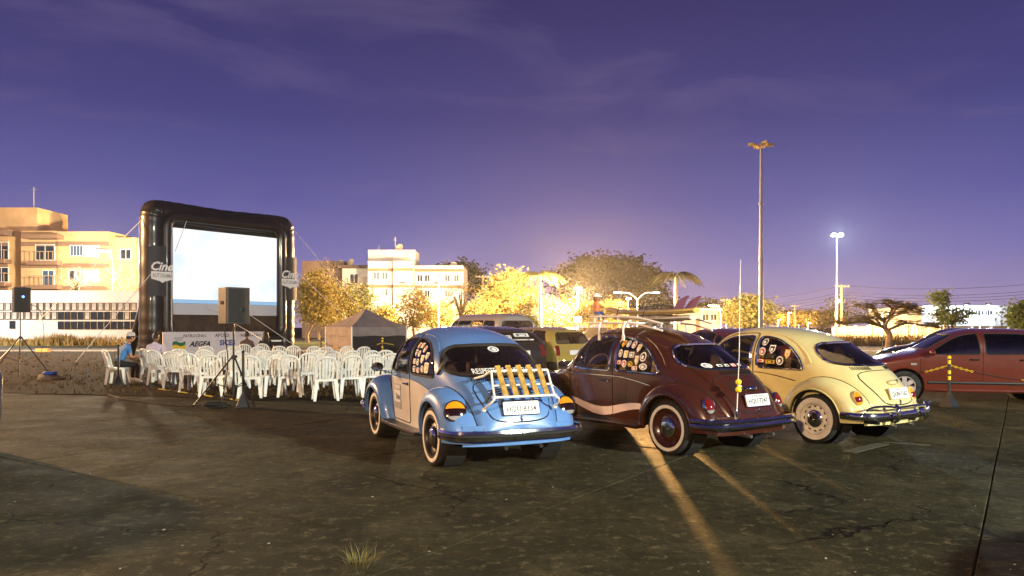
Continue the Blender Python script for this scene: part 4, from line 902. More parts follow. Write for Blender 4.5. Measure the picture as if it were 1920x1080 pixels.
tag(b.build('roadside_weeds', mat('weed_blade', (.34, .25, .085), rough=.9, var=.3, vscale=.4), fix=False), 'tall dry weeds along the foot of the far walls', 'weeds', kind='stuff')
for i, (px, py, n, h, lb) in enumerate(((672, 1058, 60, .10, 'wiry green grass tuft growing from the front slab joint'), (1795, 800, 26, .10, 'dry grass tuft on the lot near the cream car bumper'), (232, 786, 18, .05, 'flat weed tuft in a crack on the lot, below the seated person in blue'), (52, 781, 14, .05, 'flat weed tuft in a crack by the left picture edge'), (1418, 830, 22, .09, 'grass tuft under the maroon car bumper'))):
    b = MB(); p = gp(px, py); blades(b, (p.x, p.y, -.01), n * 2, h, .07, rg, 1.3, .0022); tag(b.build('grass_tuft', M['green_blade' if i != 1 else 'dry_blade'], fix=False), lb, 'grass tuft')
b = MB()
for _ in range(42):
    p = gp(rg.uniform(0, 1920), 700 + 380 * rg.random() ** .7); s = rg.uniform(.004, .012); b.box((p.x, p.y, .004 + s * .2), (s * rg.uniform(.8, 2), s, s * .4), Matrix.Rotation(rg.uniform(0, 6), 3, 'Z'))
tag(b.build('ground_litter', mat('litter', (.30, .28, .23), var=.4, vscale=3)), 'tiny pale scraps and pebbles scattered over the lot', 'litter', kind='stuff')
# ---------------------------------------------------------------- lamps
WARM, SOD, COOL = (1, .74, .42), (1, .56, .20), (.78, .92, 1.0)
def light(parent, loc, power, col, radius=.25, aim=None, cone=150, blend=.6):
    d = bpy.data.lights.new('lamp_light', 'SPOT' if aim is not None else 'POINT'); d.energy = power; d.color = col; d.shadow_soft_size = radius
    o = bpy.data.objects.new('lamp_light', d); COL.objects.link(o); o.parent = parent; o.location = loc
    if aim is not None: d.spot_size = R(cone); d.spot_blend = blend; o.rotation_euler = (Vector(aim) - Vector(loc)).to_track_quat('-Z', 'Y').to_euler()
    return o
def street_lamp(label, base, h, arms, lens, power, col, spot=None, big=1.0, r=.09, reach=1.8, lit=True, pole='galvanised', group='street lamps'):
    t = empty('street_lamp', base, 0, label, 'street lamp', group); b = MB(); b.tube([(0, 0, -.1), (0, 0, h * .5), (0, 0, h - 1.1)], [r, r * .8, r * .6], 10); b.lathe([(r * 2, 0), (r * 2, .06), (r * 1.2, .1)], 10); b.build('pole', M[pole], t, smooth=True)
    for i, a in enumerate(arms):
        dx, dy = math.cos(R(a)), math.sin(R(a)); e = Vector((dx * reach, dy * reach, h)); b = MB()
        b.tube(catmull([(0, 0, h - 1.2), (dx * .12, dy * .12, h - .75), (dx * reach * .45, dy * reach * .45, h - .12), tuple(e)], 6), r * .45, 8); b.build('arm', M[pole], t, smooth=True)
        b = MB(); Mh = Matrix.Translation(e + Vector((dx * .3, dy * .3, 0))) @ Matrix.Rotation(R(a), 4, 'Z') @ Matrix.Diagonal((1.9 * big, .8 * big, .55 * big, 1)); b.lathe([(.001, .2), (.16, .16), (.22, .05), (.22, -.02)], 14, Mh); hd = b.build('lamp_head', M['galvanised'], t, smooth=True)
        b = MB(); b.lathe([(.21, -.02), (.16, -.12), (.001, -.17)], 14, Mh); b.build('lens', M[lens] if lit else M['clear_lens'], hd, smooth=True)
        if lit: light(t, tuple(e + Vector((dx * .3, dy * .3, -.18 * big))), power, col, .22 * big, (spot if spot is None else tuple(Vector(spot) - Vector(base))))
    return t
def flood_pole(label, base, h, n, power, col, lens, aim, r=.13, group='tall floodlight poles', cone=140, soft=.35):
    t = empty('floodlight_pole', base, 0, label, 'floodlight', group); b = MB(); b.tube([(0, 0, -.1), (0, 0, h * .5), (0, 0, h)], [r, r * .8, r * .6], 10); b.build('pole', M['galvanised'], t, smooth=True)
    d = (Vector(aim) - Vector((base[0], base[1], h))); d.normalize(); sd_ = d.cross(Vector((0, 0, 1))).normalized()
    b = MB(); b.tube([Vector((0, 0, h)) - sd_ * (.5 * n), Vector((0, 0, h)) + sd_ * (.5 * n)], .05, 8); b.build('cross_arm', M['galvanised'], t)
    for i in range(n):
        c = Vector((0, 0, h + .05)) + sd_ * ((i - (n - 1) / 2) * .95); Mh = frame_from(c + d * .1, d); b = MB(); b.prism(rrect(.34, .26, .04, 2), lambda u, v, s_: Mh @ Vector((u * (.7 + .3 * s_), v * (.7 + .3 * s_), -.22 + .3 * s_))); hd = b.build('lamp_head', M['black_metal'], t)
        b = MB(); b.prism(rrect(.30, .22, .03, 2), lambda u, v, s_: Mh @ Vector((u, v, .082 + .01 * s_))); b.build('lens', M[lens], hd)
    light(t, tuple(Vector((0, 0, h)) + d * .45), power, col, soft, tuple(Vector(aim) - Vector((base[0], base[1], 0))), cone)
    return t
P0 = lambda px, Y: ((px - 960) / F * Y, Y, 0)
zz = lambda py, Y: EYE - (py - HZ) / F * Y
street_lamp('bright white street lamp in front of the orange apartment block', P0(212, 72), zz(470, 72), [200], 'lens_cool', 40000, (1, .84, .58), reach=.6, big=1.9)
L2 = street_lamp('bright lamp glaring against the pale apartment block', P0(822, 84), zz(520, 84), [-70], 'lens_warm', 60000, WARM, reach=.6, big=2)
L3 = street_lamp('dazzling warm street lamp between the two palms', P0(1083, 84), zz(542, 84), [-90], 'lens_warm', 330000, (1, .58, .23), reach=1.0, big=2.2)
low = flood_pole('added low floodlight throwing warm streaks under the maroon car', P0(1083, 60), zz(600, 60), 1, 480000, (1, .50, .14), 'lens_warm', (.75, 4, 0), cone=5.2, soft=.8, r=.05, group='added floodlights')  # added narrow spot, placed to throw warm streaks across the slabs
street_lamp('twin-arm curved street lamp with small white heads behind the roof rack', P0(1195, 88), zz(548, 88), [172, 8], 'lens_cool', 6000, COOL, reach=2.0)
street_lamp('warm lamp just behind the twin-arm lamp', P0(1177, 96), zz(560, 96), [-90], 'lens_warm', 15000, SOD, reach=.5, big=1.7)
street_lamp('warm lamp by the low pink building', P0(1352, 92), zz(573, 92), [180], 'lens_sodium', 40000, SOD, reach=.6, big=1.7)
street_lamp('small warm lamp beyond the unlit tall pole', P0(1478, 150), zz(586, 150), [-90], 'lens_sodium', 30000, SOD, reach=.6, big=1.7)
street_lamp('small low warm lamp beyond the cream car roof', P0(1458, 165), zz(599, 165), [-90], 'lens_sodium', 20000, SOD, reach=.6, big=1.7)
street_lamp('small warm lamp half hidden by the cream car roof', P0(1514, 160), zz(605, 160), [-90], 'lens_sodium', 20000, SOD, reach=.6, big=1.7)
street_lamp('warm lamp at the foot of the tall lit floodlight', P0(1567, 98), zz(565, 98), [-90], 'lens_sodium', 40000, SOD, reach=.5, big=1.7)
street_lamp('warm lamp seen through the umbrella-shaped tree', P0(1653, 76), zz(588, 76), [-90], 'lens_sodium', 30000, SOD, reach=.5, big=1.7)
street_lamp('low warm lamp under the right side of the umbrella-shaped tree', P0(1709, 76), zz(608, 76), [-90], 'lens_sodium', 20000, SOD, reach=.5, r=.06)
street_lamp('unlit double-arm lamp post with gold head before the pale apartment block', P0(786, 74), zz(530, 74), [165, 20], 'lens_warm', 0, WARM, lit=False, reach=1.5)
flood_pole('tall floodlight pole with glaring white heads right of the unlit pole', P0(1569, 100), zz(440, 100), 2, 34000, COOL, 'lens_cool', (44, 80, 0), cone=160)
# lamps of the same lot standing outside the picture: behind the camera and beyond the left edge
flood_pole('floodlight pole behind the camera lighting the parked cars', (19.5, -9.5, 0), 9.0, 3, 48000, (.94, 1.0, .86), 'lens_cool', (-1, 11, 0), cone=95)
street_lamp('warm street lamp beyond the left picture edge', (-33, 29, 0), 9.5, [-20], 'lens_sodium', 72000, (1, .55, .22), reach=1.6, big=2)
street_lamp('white street lamp beyond the left picture edge near the panelled wall', (-43, 52, 0), 7.5, [90], 'lens_cool', 9000, (.88, .96, 1.0), reach=1.0)
street_lamp('warm street lamp behind the camera on the left, outside the picture', (-11, -20, 0), 8.5, [60], 'lens_sodium', 36000, (1, .66, .36), reach=1.6, big=2)
# tall pole with unlit petal-shaped heads
t = empty('petal_lamp_post', P0(1427, 52), 0, 'tall thin pole with unlit petal-shaped lamp heads behind the cream car', 'lamp post'); hh = zz(276, 52)
b = MB(); b.tube([(0, 0, 0), (0, 0, hh * .5), (0, 0, hh)], [.15, .12, .075], 12); b.build('pole', M['galvanised'], t, smooth=True)
for z in (hh * .44, hh * .72): b = MB(); b.lathe([(.13, -.09), (.17, -.06), (.17, .06), (.13, .09)], 12, Matrix.Translation((0, 0, z))); b.build('collar', M['galvanised'], t, smooth=True)
mat('petal_cream', (.85, .66, .34), rough=.5)
for a in (5, 95, 185, 275):
    b = MB(); rows = []; ca_, sa_ = math.cos(R(a)), math.sin(R(a))
    for k in range(9):
        u = k / 8; w = .30 * math.sin(math.pi * min(1, .12 + u * .86)) ** .7; x = .10 + .82 * u; z = hh + .10 + .22 * math.sin(math.pi * u * .75)
        rows.append([Vector((x * ca_ - w * c * sa_, x * sa_ + w * c * ca_, z - .20 * c * c)) for c in (-1, -.6, -.2, .2, .6, 1)])
    b.grid(rows); b.build('petal_head', M['petal_cream'], t, smooth=True)
# ---------------------------------------------------------------- poles and wires
mat('pole_wood', (.30, .22, .15), rough=.9, var=.3, vscale=4)
def utility(label, px, Y, py_top):
    h = zz(py_top, Y); t = empty('utility_pole', P0(px, Y), 0, label, 'utility pole', 'utility poles'); b = MB(); b.tube([(0, 0, 0), (0, 0, h)], [.20, .13], 10); b.build('pole', M['pole_wood'], t, smooth=True)
    b = MB(); b.box((0, -.1, h - .25), (2.0, .1, .12)); b.build('cross_arm', M['pole_wood'], t)
    for x in (-.9, -.45, .45, .9): b = MB(); b.lathe([(.05, 0), (.07, .08), (.04, .18), (.001, .2)], 8, Matrix.Translation((x, -.1, h - .19))); b.build('insulator', M['ink_grey'], t, smooth=True)
    return h
up = [('utility pole with cross-arm beside the lit floodlight pole', 1578, 104, 534), ('utility pole left of the unlit tall pole', 1363, 110, 560), ('utility pole between the lit trees and the pale block', 905, 108, 516), ('utility pole beyond the small warm lamps', 1490, 158, 572)]
hs = [utility(*u) for u in up]
def wire(name, label, a, b_, sag, r=.025):
    a = Vector(a); b_ = Vector(b_); w = MB(); w.tube([a.lerp(b_, k / 16) - Vector((0, 0, sag * 4 * (k / 16) * (1 - k / 16))) for k in range(17)], r, 5); return tag(w.build(name, M['gap_dark']), label, 'wire', 'overhead wires')
for k, dz in enumerate((.0, -.9, -1.3, -1.7)):
    a = Vector(P0(905, 108)) + Vector((0, 0, hs[2] + dz - .1)); c = Vector(P0(1363, 110)) + Vector((0, 0, hs[1] + dz - .1)); e = Vector(P0(1578, 104)) + Vector((0, 0, hs[0] + dz - .1)); s_ = Vector((70, 100, hs[0] + dz))
    nm = ('top', 'second', 'third', 'lowest')[k]
    wire('overhead_wire', f'{nm} overhead wire between the poles left of the pink building', a, c, .8); wire('overhead_wire', f'{nm} overhead wire running to the floodlight side pole', c, e, .6); wire('overhead_wire', f'{nm} overhead wire leaving over the umbrella-shaped tree', e, s_, .6)
# ---------------------------------------------------------------- buildings
mat('render_orange', (.56, .36, .18), rough=.9, var=.2, vscale=.4, bump=.1, bscale=8); mat('render_pale', (.54, .50, .47), rough=.9, var=.2, vscale=.4, bump=.1, bscale=8); mat('band_brown', (.22, .13, .085), rough=.9, var=.1)
mat('wall_white', (.76, .73, .68), rough=.9, var=.10, vscale=.3, bump=.15, bscale=6); mat('window_dark', (.02, .025, .035), rough=.12); mat('window_blue', (.05, .09, .16), rough=.1); mat('frame_white', (.7, .7, .68), rough=.6); mat('rail_metal', (.35, .25, .16), rough=.6)
mat('roof_brown', (.10, .07, .06), rough=.9, var=.2, vscale=1); mat('pink_wall', (.62, .45, .38), rough=.9, var=.1, vscale=.3); mat('cladding', (.60, .64, .68), rough=.5, var=.05, vscale=.2); mat('panel_grey', (.45, .43, .38), rough=.25, var=.3, vscale=1.5); mat('dish_cream', (.6, .5, .35), rough=.6)
def win(root, c, w, h, style='window_dark', bars=2, lit=False, n=(0, -1)):
    """a framed window on a wall face; n is the facing direction in plan"""
    c = Vector(c); nx = Vector((n[0], n[1], 0)).normalized(); tx = Vector((-nx.y, nx.x, 0)) * -1; Rm = Matrix((tx, -nx, Vector((0, 0, 1)))).transposed()
    b = MB()
    for sx in (-1, 1): b.box(c + tx * (sx * w / 2) + nx * .04, (.07, .14, h + .14), Rm)
    for sz in (-1, 1): b.box(c + Vector((0, 0, sz * h / 2)) + nx * .04, (w - .07, .14, .07), Rm)
    for k in range(1, bars): b.box(c + tx * (w * (k / bars - .5)) + nx * .03, (.05, .08, h - .07), Rm)
    o = b.build('window', M['frame_white'], root); q = MB(); q.box(c + nx * .015, (w - .02, .03, h - .02), Rm); q.build('pane', M['lit_window' if lit else style], o); return o
def slab_box(root, name, m, x0, x1, y0, y1, z0, z1): b = MB(); b.box(((x0 + x1) / 2, (y0 + y1) / 2, (z0 + z1) / 2), (x1 - x0, y1 - y0, z1 - z0)); return b.build(name, M[m], root)
def balcony(root, x0, x1, yw, z, depth=1.3):
    o = slab_box(root, 'balcony', 'band_brown', x0, x1, yw - depth, yw - .003, z - .45, z); b = MB()
    for k in range(8):
        for (xa, ya) in (((x0 + .04) + (x1 - x0 - .08) * k / 7, yw - depth + .04),): b.box((xa, ya, z + .5), (.05, .05, 1.0))
    b.box(((x0 + x1) / 2, yw - depth + .04, z + 1.0), (x1 - x0, .07, .07))
    for xa in (x0 + .04, x1 - .04): b.box((xa, yw - depth / 2, z + 1.0), (.06, depth - .1, .06))
    b.build('railing', M['rail_metal'], o)
def dish(root, p, r, a):
    Mx = Matrix.Translation(p) @ Matrix.Rotation(R(a), 4, 'Z') @ Matrix.Rotation(R(65), 4, 'Y'); b = MB(); b.lathe([(.001, 0), (r * .5, r * .06), (r, r * .24), (r * .97, r * .26), (r * .5, r * .09), (.001, .03)], 20, Mx); o = b.build('dish', M['dish_cream'], root, smooth=True)
    b = MB(); b.tube([Vector(p), Vector(p) - Vector((0, 0, r * 1.4))], .04, 6); b.build('mast', M['galvanised'], o)
# orange block on the left
Yb = 84; X = lambda px, Y=Yb: (px - 960) / F * Y; Zf = lambda py, Y=Yb: zz(py, Y)
ap = empty('apartment_block', (0, 0, 0), 0, 'orange-lit apartment block with balconies behind the panelled wall', 'building')
slab_box(ap, 'main_wall', 'render_orange', X(108), X(205), Yb, Yb + 12, 0, Zf(434)); slab_box(ap, 'side_wing', 'render_orange', X(205) + .004, X(245), Yb + 1.2, Yb + 12, 0, Zf(443)); slab_box(ap, 'far_wing', 'render_orange', X(245) + .004, X(330), Yb + 3, Yb + 12, 0, Zf(450))
slab_box(ap, 'balcony_wing', 'render_orange', X(36), X(108) - .004, Yb + .3, Yb + 12, 0, Zf(432)); slab_box(ap, 'stair_tower', 'render_orange', X(-60), X(38), Yb + 3, Yb + 9, 0, Zf(381)); slab_box(ap, 'end_wing', 'render_orange', X(-90), X(14), Yb + .1, Yb + 2.99, 0, Zf(430))
for x0, x1, yy in ((X(108), X(205), Yb), (X(36), X(108) - .01, Yb + .3), (X(-90), X(14), Yb + .1)):
    for py in (457, 498, 540): slab_box(ap, 'floor_band', 'band_brown', x0 + .01, x1 - .01, yy - .06, yy + .01, Zf(py) - .25, Zf(py) + .25)
for py, z1 in ((490, 0), (535, 0)): balcony(ap, X(60), X(117), Yb + .3, Zf(py))
slab_box(ap, 'canopy', 'band_brown', X(54), X(120), Yb - 1.3, Yb + .29, Zf(449), Zf(442))
for py, z1 in ((487, 0), (530, 0)): balcony(ap, X(-40), X(21), Yb + .1, Zf(py))
slab_box(ap, 'canopy', 'band_brown', X(-40), X(22), Yb - 1.2, Yb + .09, Zf(443), Zf(433))
win(ap, (X(82), Yb + .3, Zf(473)), 2.1, 1.7, bars=2); win(ap, (X(88), Yb + .3, Zf(522)), 1.3, 1.8, 'window_blue', 2); win(ap, (X(144), Yb, Zf(470)), 1.4, 1.15, 'window_blue', 4); win(ap, (X(173), Yb, Zf(471)), 1.5, 1.2, lit=True); win(ap, (X(140), Yb, Zf(516)), 1.2, 1.1); win(ap, (X(172), Yb, Zf(517)), 1.6, 1.2, lit=True); win(ap, (X(226), Yb + 1.2, Zf(475)), 1.2, 1.1); win(ap, (X(2), Yb + .1, Zf(470)), 1.6, 1.9, 'window_dark'); win(ap, (X(2), Yb + .1, Zf(515)), 1.6, 1.6)
b = MB(); b.lathe([(.001, 1.5), (.5, 1.45), (1.0, 1.1), (1.05, 0), (.95, -.3)], 16, Matrix.Translation((X(250), Yb + 5, Zf(440)))); b.build('water_tank', M['roof_brown'], ap, smooth=True)
b = MB(); b.tube([(X(10), Yb + 5, Zf(381)), (X(10), Yb + 5, Zf(335))], .06, 6); b.box((X(10), Yb + 5, Zf(340)), (.7, .05, .05)); b.build('roof_aerial', M['galvanised'], ap)
# panelled white wall in front of it
Yw = 63; wl_ = empty('panelled_wall', (0, 0, 0), 0, 'long white wall with rows of small square panes behind the left loudspeaker', 'wall'); Xw = lambda px: (px - 960) / F * Yw; Zw = lambda py: zz(py, Yw)
slab_box(wl_, 'wall', 'wall_white', Xw(-140), Xw(330), Yw, Yw + .25, 0, Zw(547)); slab_box(wl_, 'coping', 'wall_white', Xw(-140) - .05, Xw(330), Yw - .05, Yw + .3, Zw(547) + .003, Zw(547) + .10)
fr0 = pn = None; rg = random.Random(8)
for r_, py, c0 in ((0, 575, -6), (1, 592, -6), (2, 610, 9)):
    for c in range(c0, 21):
        if r_ == 2 and False: continue
        x = Xw(3 + 12.4 * c); z = Zw(py); w2, h2 = .215, .31
        b = MB()
        for sx in (-1, 1): b.box((sx * w2, 0, 0), (.045, .10, h2 * 2 + .045))
        for sz in (-1, 1): b.box((0, 0, sz * h2), (w2 * 2 - .045, .10, .045))
        if fr0 is None: fr0 = b.build('pane_frame', M['ink'], wl_); f_ = fr0
        else: f_ = bpy.data.objects.new('pane_frame', fr0.data); COL.objects.link(f_); f_.parent = wl_
        f_.location = (x, Yw - .03, z)
        dk = r_ == 2 or (r_ == 1 and rg.random() < .5 and c > 8)
        q = MB(); q.box((0, 0, 0), (w2 * 2 - .05, .02, h2 * 2 - .05)); p_ = q.build('pane', M['window_dark' if dk else 'panel_grey'], f_)
f_ = inst(fr0, wl_, Matrix.Translation((Xw(24), Yw - .03, Zw(609)))); q = MB(); q.box((0, 0, 0), (.36, .02, .56)); q.build('pane', M['window_dark'], f_)
# pale block in the middle
Ym = 98; X = lambda px, Y=Ym: (px - 960) / F * Y; Zf = lambda py, Y=Ym: zz(py, Y)
mb = empty('apartment_block', (0, 0, 0), 0, 'pale three-storey apartment block with rooftop dishes right of the screen', 'building')
slab_box(mb, 'front_wall', 'render_pale', X(690), X(738), Ym, Ym + 10, 0, Zf(490)); slab_box(mb, 'right_wing', 'render_pale', X(738) + .004, X(776), Ym - .5, Ym + 10, 0, Zf(490)); slab_box(mb, 'long_wing', 'render_pale', X(776) + .004, X(868), Ym + .8, Ym + 10, 0, Zf(497)); slab_box(mb, 'left_wing', 'render_pale', X(632), X(690) - .004, Ym + 3, Ym + 10, 0, Zf(500)); slab_box(mb, 'rooftop_block', 'render_pale', X(682), X(772), Ym + 3, Ym + 8, Zf(490) + .01, Zf(464)); slab_box(mb, 'rear_wing', 'roof_brown', X(550), X(632) - .004, Ym + 4, Ym + 12, 0, Zf(484)); slab_box(mb, 'roof', 'roof_brown', X(625), X(688), Ym + 2.4, Ym + 10.2, Zf(500) + .004, Zf(494))
for py in (506, 537): slab_box(mb, 'floor_band', 'band_brown', X(690) + .01, X(738) - .01, Ym - .06, Ym + .01, Zf(py) - .2, Zf(py) + .2); slab_box(mb, 'floor_band', 'band_brown', X(738) + .01, X(776) - .01, Ym - .56, Ym - .49, Zf(py) - .2, Zf(py) + .2); slab_box(mb, 'floor_band', 'band_brown', X(776) + .02, X(868) - .01, Ym + .74, Ym + .81, Zf(py) - .2, Zf(py) + .2)
for py in (517, 548, 580):
    for px in (706, 722): win(mb, (X(px), Ym, Zf(py)), .8, 1.0, 'window_blue', 2)
    win(mb, (X(655), Ym + 3, Zf(py + 3)), 1.1, 1.3, 'window_dark', 2)
for px in (786, 800, 838, 855):
    for py in (521, 550): win(mb, (X(px), Ym + .8, Zf(py)), .7, .9, 'window_dark', 2)
for py in (533, 565): balcony(mb, X(668), X(689), Ym + 2.9, Zf(py), 1.6)
dish(mb, (X(741), Ym + 4, Zf(459)), .55, 250); dish(mb, (X(643), Ym + 5, Zf(487)), .6, 240); dish(mb, (X(620), Ym + 6, Zf(487)), .5, 300); dish(mb, (X(846), Ym + 4, Zf(494)), .55, 250)
for px, py in ((730, 436), (698, 452), (769, 460)): b = MB(); b.tube([(X(px), Ym + 5, Zf(490)), (X(px), Ym + 5, Zf(py))], .05, 6); b.box((X(px), Ym + 5, Zf(py) - .4), (.6, .04, .04)); b.build('roof_aerial', M['galvanised'], mb)
# low pink building, pale boundary wall, warehouse
Yp = 118; X = lambda px, Y=Yp: (px - 960) / F * Y; Zf = lambda py, Y=Yp: zz(py, Y)
pb = empty('low_building', (0, 0, 0), 0, 'low pink building between the palm and the round lit tree', 'building'); slab_box(pb, 'wall', 'pink_wall', X(1262), X(1352), Yp, Yp + 9, 0, Zf(584)); slab_box(pb, 'roof', 'wall_white', X(1258), X(1356), Yp - .5, Yp + 9.5, Zf(584) + .004, Zf(578))
for px in (1286, 1323, 1338): win(pb, (X(px), Yp, Zf(595)), 1.0, 1.0, 'window_dark', 2)
slab_box(pb, 'door', 'band_brown', X(1304), X(1312), Yp - .05, Yp + .02, 0, Zf(596))
Yq = 84; X = lambda px, Y=Yq: (px - 960) / F * Y; Zf = lambda py, Y=Yq: zz(py, Y)
bw = empty('boundary_wall', (0, 0, 0), 0, 'pale boundary wall lit warm behind the umbrella-shaped tree', 'wall'); 
for k in range(9):
    x0 = X(1560) + (X(1762) - X(1560)) * k / 9; x1 = X(1560) + (X(1762) - X(1560)) * (k + 1) / 9; slab_box(bw, 'panel', 'pink_wall', x0 + .05, x1 - .05, Yq, Yq + .15, 0, Zf(613) + .05 * (k % 2)); slab_box(bw, 'post', 'wall_white', x1 - .1, x1 + .1, Yq - .06, Yq + .2, 0, Zf(611))
fn_ = empty('wire_fence', (0, 0, 0), 0, 'wire fence with thin concrete posts in dry grass on the right', 'fence')
for k in range(14): x = 19 + k * 3.2; slab_box(fn_, 'post', 'galvanised', x - .05, x + .05, 66.9, 67.0, 0, 1.7)
for z in (.5, 1.0, 1.5): b = MB(); b.tube([(19, 66.95, z), (61, 66.95, z)], .012, 4); b.build('wire', M['galvanised'], fn_)
Yh = 135; X = lambda px, Y=Yh: (px - 960) / F * Y; Zf = lambda py, Y=Yh: zz(py, Y)
wh_ = empty('warehouse', (0, 0, 0), 0, 'big pale metal-clad warehouse with bright lit front behind the red car', 'building'); slab_box(wh_, 'lower_wall', 'render_pale', X(1735), X(1925), Yh + 2, Yh + 25, 0, Zf(612)); slab_box(wh_, 'glazing', 'window_blue', X(1765), X(1800), Yh + 1.9, Yh + 2.02, 0, Zf(620))
n = 40
for k in range(n):
    x0 = X(1728) + (X(1935) - X(1728)) * k / n; x1 = X(1728) + (X(1935) - X(1728)) * (k + 1) / n; b = MB(); b.box(((x0 + x1) / 2, Yh + .06 * (k % 2), (Zf(611) + Zf(573)) / 2), (x1 - x0 - .04, .12, Zf(573) - Zf(611))); b.build('cladding_panel', M['cladding'], wh_)
slab_box(wh_, 'backing', 'cladding', X(1728) + .02, X(1935), Yh + .2, Yh + 20, Zf(612) + .01, Zf(574))
for px in (1745, 1822, 1858, 1890): slab_box(wh_, 'column', 'frame_white', X(px) - .15, X(px) + .15, Yh - .3, Yh + .1, 0, Zf(612))
b = MB(); rg = random.Random(2); x = X(1801)
while x < X(1862):
    w = rg.uniform(.25, .55); h = rg.uniform(.5, .95); b.box((x + w / 2, Yh - .12, Zf(586)), (w * .75, .06, h)); x += w + (.35 if rg.random() < .2 else .08)
b.build('sign_letters', M['ink'], wh_)
for px in (1752, 1800, 1840):
    b = MB(); c = (X(px), Yh - 2.0, Zf(574) + .4); b.tube([(c[0], Yh, Zf(574)), c], .04, 6); b.box(c, (.9, .3, .25)); b.build('sign_lamp', M['black_metal'], wh_); light(wh_, (c[0], c[1], c[2] - .25), 2200, COOL, .3)
# ---------------------------------------------------------------- trees
def leafmat(name, a, b_): 
    m = mat(name, a, rough=.75, col2=b_, vscale=.9, spec=.25); nt = m.node_tree; L = nt.links.new; bs = nt.nodes['Principled BSDF']; tr = nt.nodes.new('ShaderNodeBsdfTranslucent'); tr.inputs[0].default_value = (*b_, 1)
    mx = nt.nodes.new('ShaderNodeMixShader'); mx.inputs[0].default_value = .28; o = nt.nodes['Material Output']; L(bs.outputs[0], mx.inputs[1]); L(tr.outputs[0], mx.inputs[2]); L(mx.outputs[0], o.inputs[0])
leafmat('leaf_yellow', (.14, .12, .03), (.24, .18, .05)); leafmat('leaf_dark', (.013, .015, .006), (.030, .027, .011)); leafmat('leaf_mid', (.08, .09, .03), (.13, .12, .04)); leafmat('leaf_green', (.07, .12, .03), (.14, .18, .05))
leafmat('leaf_lit_tone', (.26, .23, .07), (.36, .29, .09)); mat('bark_lit_tone', (.42, .28, .16), rough=.95, var=.3, vscale=6); mat('bark', (.16, .11, .07), rough=.95, var=.35, vscale=6, bump=.5, bscale=20)  # umbrella tree's leaf and bark colours are lightened to look lamplit
def tree(label, base, h, crown, leaf, seed, trunk_r=.16, clumps=70, per=70, size=.16, spread=.55, shell=.35, bare=0, lean=0., fork=.35, name='tree', group='trees', twig=True):
    """crown: (cx, cy, cz, rx, ry, rz) relative to the base"""
    r_ = random.Random(seed); t = empty(name, base, 0, label, 'tree', group); cx, cy, cz, rx, ry, rz = crown
    tr = MB(); zf = max(.6, (cz - rz) * (1 - fork) + cz * fork * .8); top = Vector((cx * .6 + lean, cy * .6, zf))
    tr.tube(catmull([(0, 0, -.1), (lean * .2 + r_.uniform(-.08, .08), 0, zf * .4), (top.x * .8, top.y, zf * .8), tuple(top)], 4), [trunk_r * (1.25 - .5 * k / 12) for k in range(13)], 8)
    cl = []
    for k in range(clumps):
        for _ in range(40):
            v = Vector((r_.uniform(-1, 1), r_.uniform(-1, 1), r_.uniform(-1, 1)))
            if shell < v.length < 1 and v.z > -.85: break
        cl.append(Vector((cx + v.x * rx, cy + v.y * ry, cz + v.z * rz)))
    limbs = []
    nl = 6 + bare
    for k in range(nl):
        c = cl[r_.randrange(len(cl))]; mid = top.lerp(c, .5) + Vector((r_.uniform(-.2, .2), r_.uniform(-.2, .2), r_.uniform(.0, .35))) * rx * .3
        tr.tube(catmull([tuple(top - Vector((0, 0, .2))), tuple(mid), tuple(c)], 4), [trunk_r * .62 * (1 - .8 * q / 8) for q in range(9)], 6); limbs += [mid, mid.lerp(c, .5), c]
    if twig:
        for c in cl:
            n = min(limbs, key=lambda p: (p - c).length); m = n.lerp(c, .5) + Vector((r_.uniform(-.1, .1), r_.uniform(-.1, .1), .1)) * (c - n).length
            tr.tube([tuple(n), tuple(m), tuple(c)], [trunk_r * .16, trunk_r * .11, trunk_r * .05], 5, caps=False)
            for _ in range(bare):
                e = c + Vector((r_.gauss(0, 1), r_.gauss(0, 1), abs(r_.gauss(.3, .7)))) * spread * .8; tr.tube([tuple(c.lerp(n, .2)), tuple(e)], [trunk_r * .07, trunk_r * .025], 4, caps=False)
    tr.build('trunk', M['bark'], t, smooth=True, fix=False)
    V = []; Fc = []
    for c in cl:
        sp = spread * r_.uniform(.6, 1.25); nn = int(per * r_.uniform(.5, 1.4)); ax = Vector((r_.gauss(0, 1), r_.gauss(0, 1), r_.gauss(0, .5)))
        for _ in range(nn):
            p = c + Vector((r_.gauss(0, sp), r_.gauss(0, sp), r_.gauss(0, sp * .6)))
            a = Vector((r_.gauss(0, 1), r_.gauss(0, 1), r_.gauss(0, .6))).normalized(); q = a.orthogonal().normalized(); q = (Matrix.Rotation(r_.uniform(0, 6.28), 3, a) @ q); s = size * r_.uniform(.5, 1.3); i = len(V)
            V += [p - a * s, p + q * s * .45, p + a * s, p - q * s * .45]; Fc.append((i, i + 1, i + 2, i + 3))
    if V: b = MB(); b.v = [tuple(v) for v in V]; b.f = Fc; b.m = [0] * len(Fc); b.build('crown', M[leaf], t, fix=False)
    return t
def px_tree(label, px, Y, x0, x1, y0, y1, leaf, seed, **k):
    s = Y / F; cx = ((x0 + x1) / 2 - px) * s; cz = zz((y0 + y1) / 2, Y); rx = (x1 - x0) / 2 * s; rz = (y1 - y0) / 2 * s
    return tree(label, P0(px, Y), 0, (cx, 0, cz, rx * .95, min(rx, 4.5 if Y > 120 else 3.2), rz * .95), leaf, seed, **k)
px_tree('glowing yellow broadleaf tree right beside the inflatable screen', 577, 74, 553, 628, 498, 622, 'leaf_yellow', 1, clumps=95, per=60, size=.17, spread=.55)
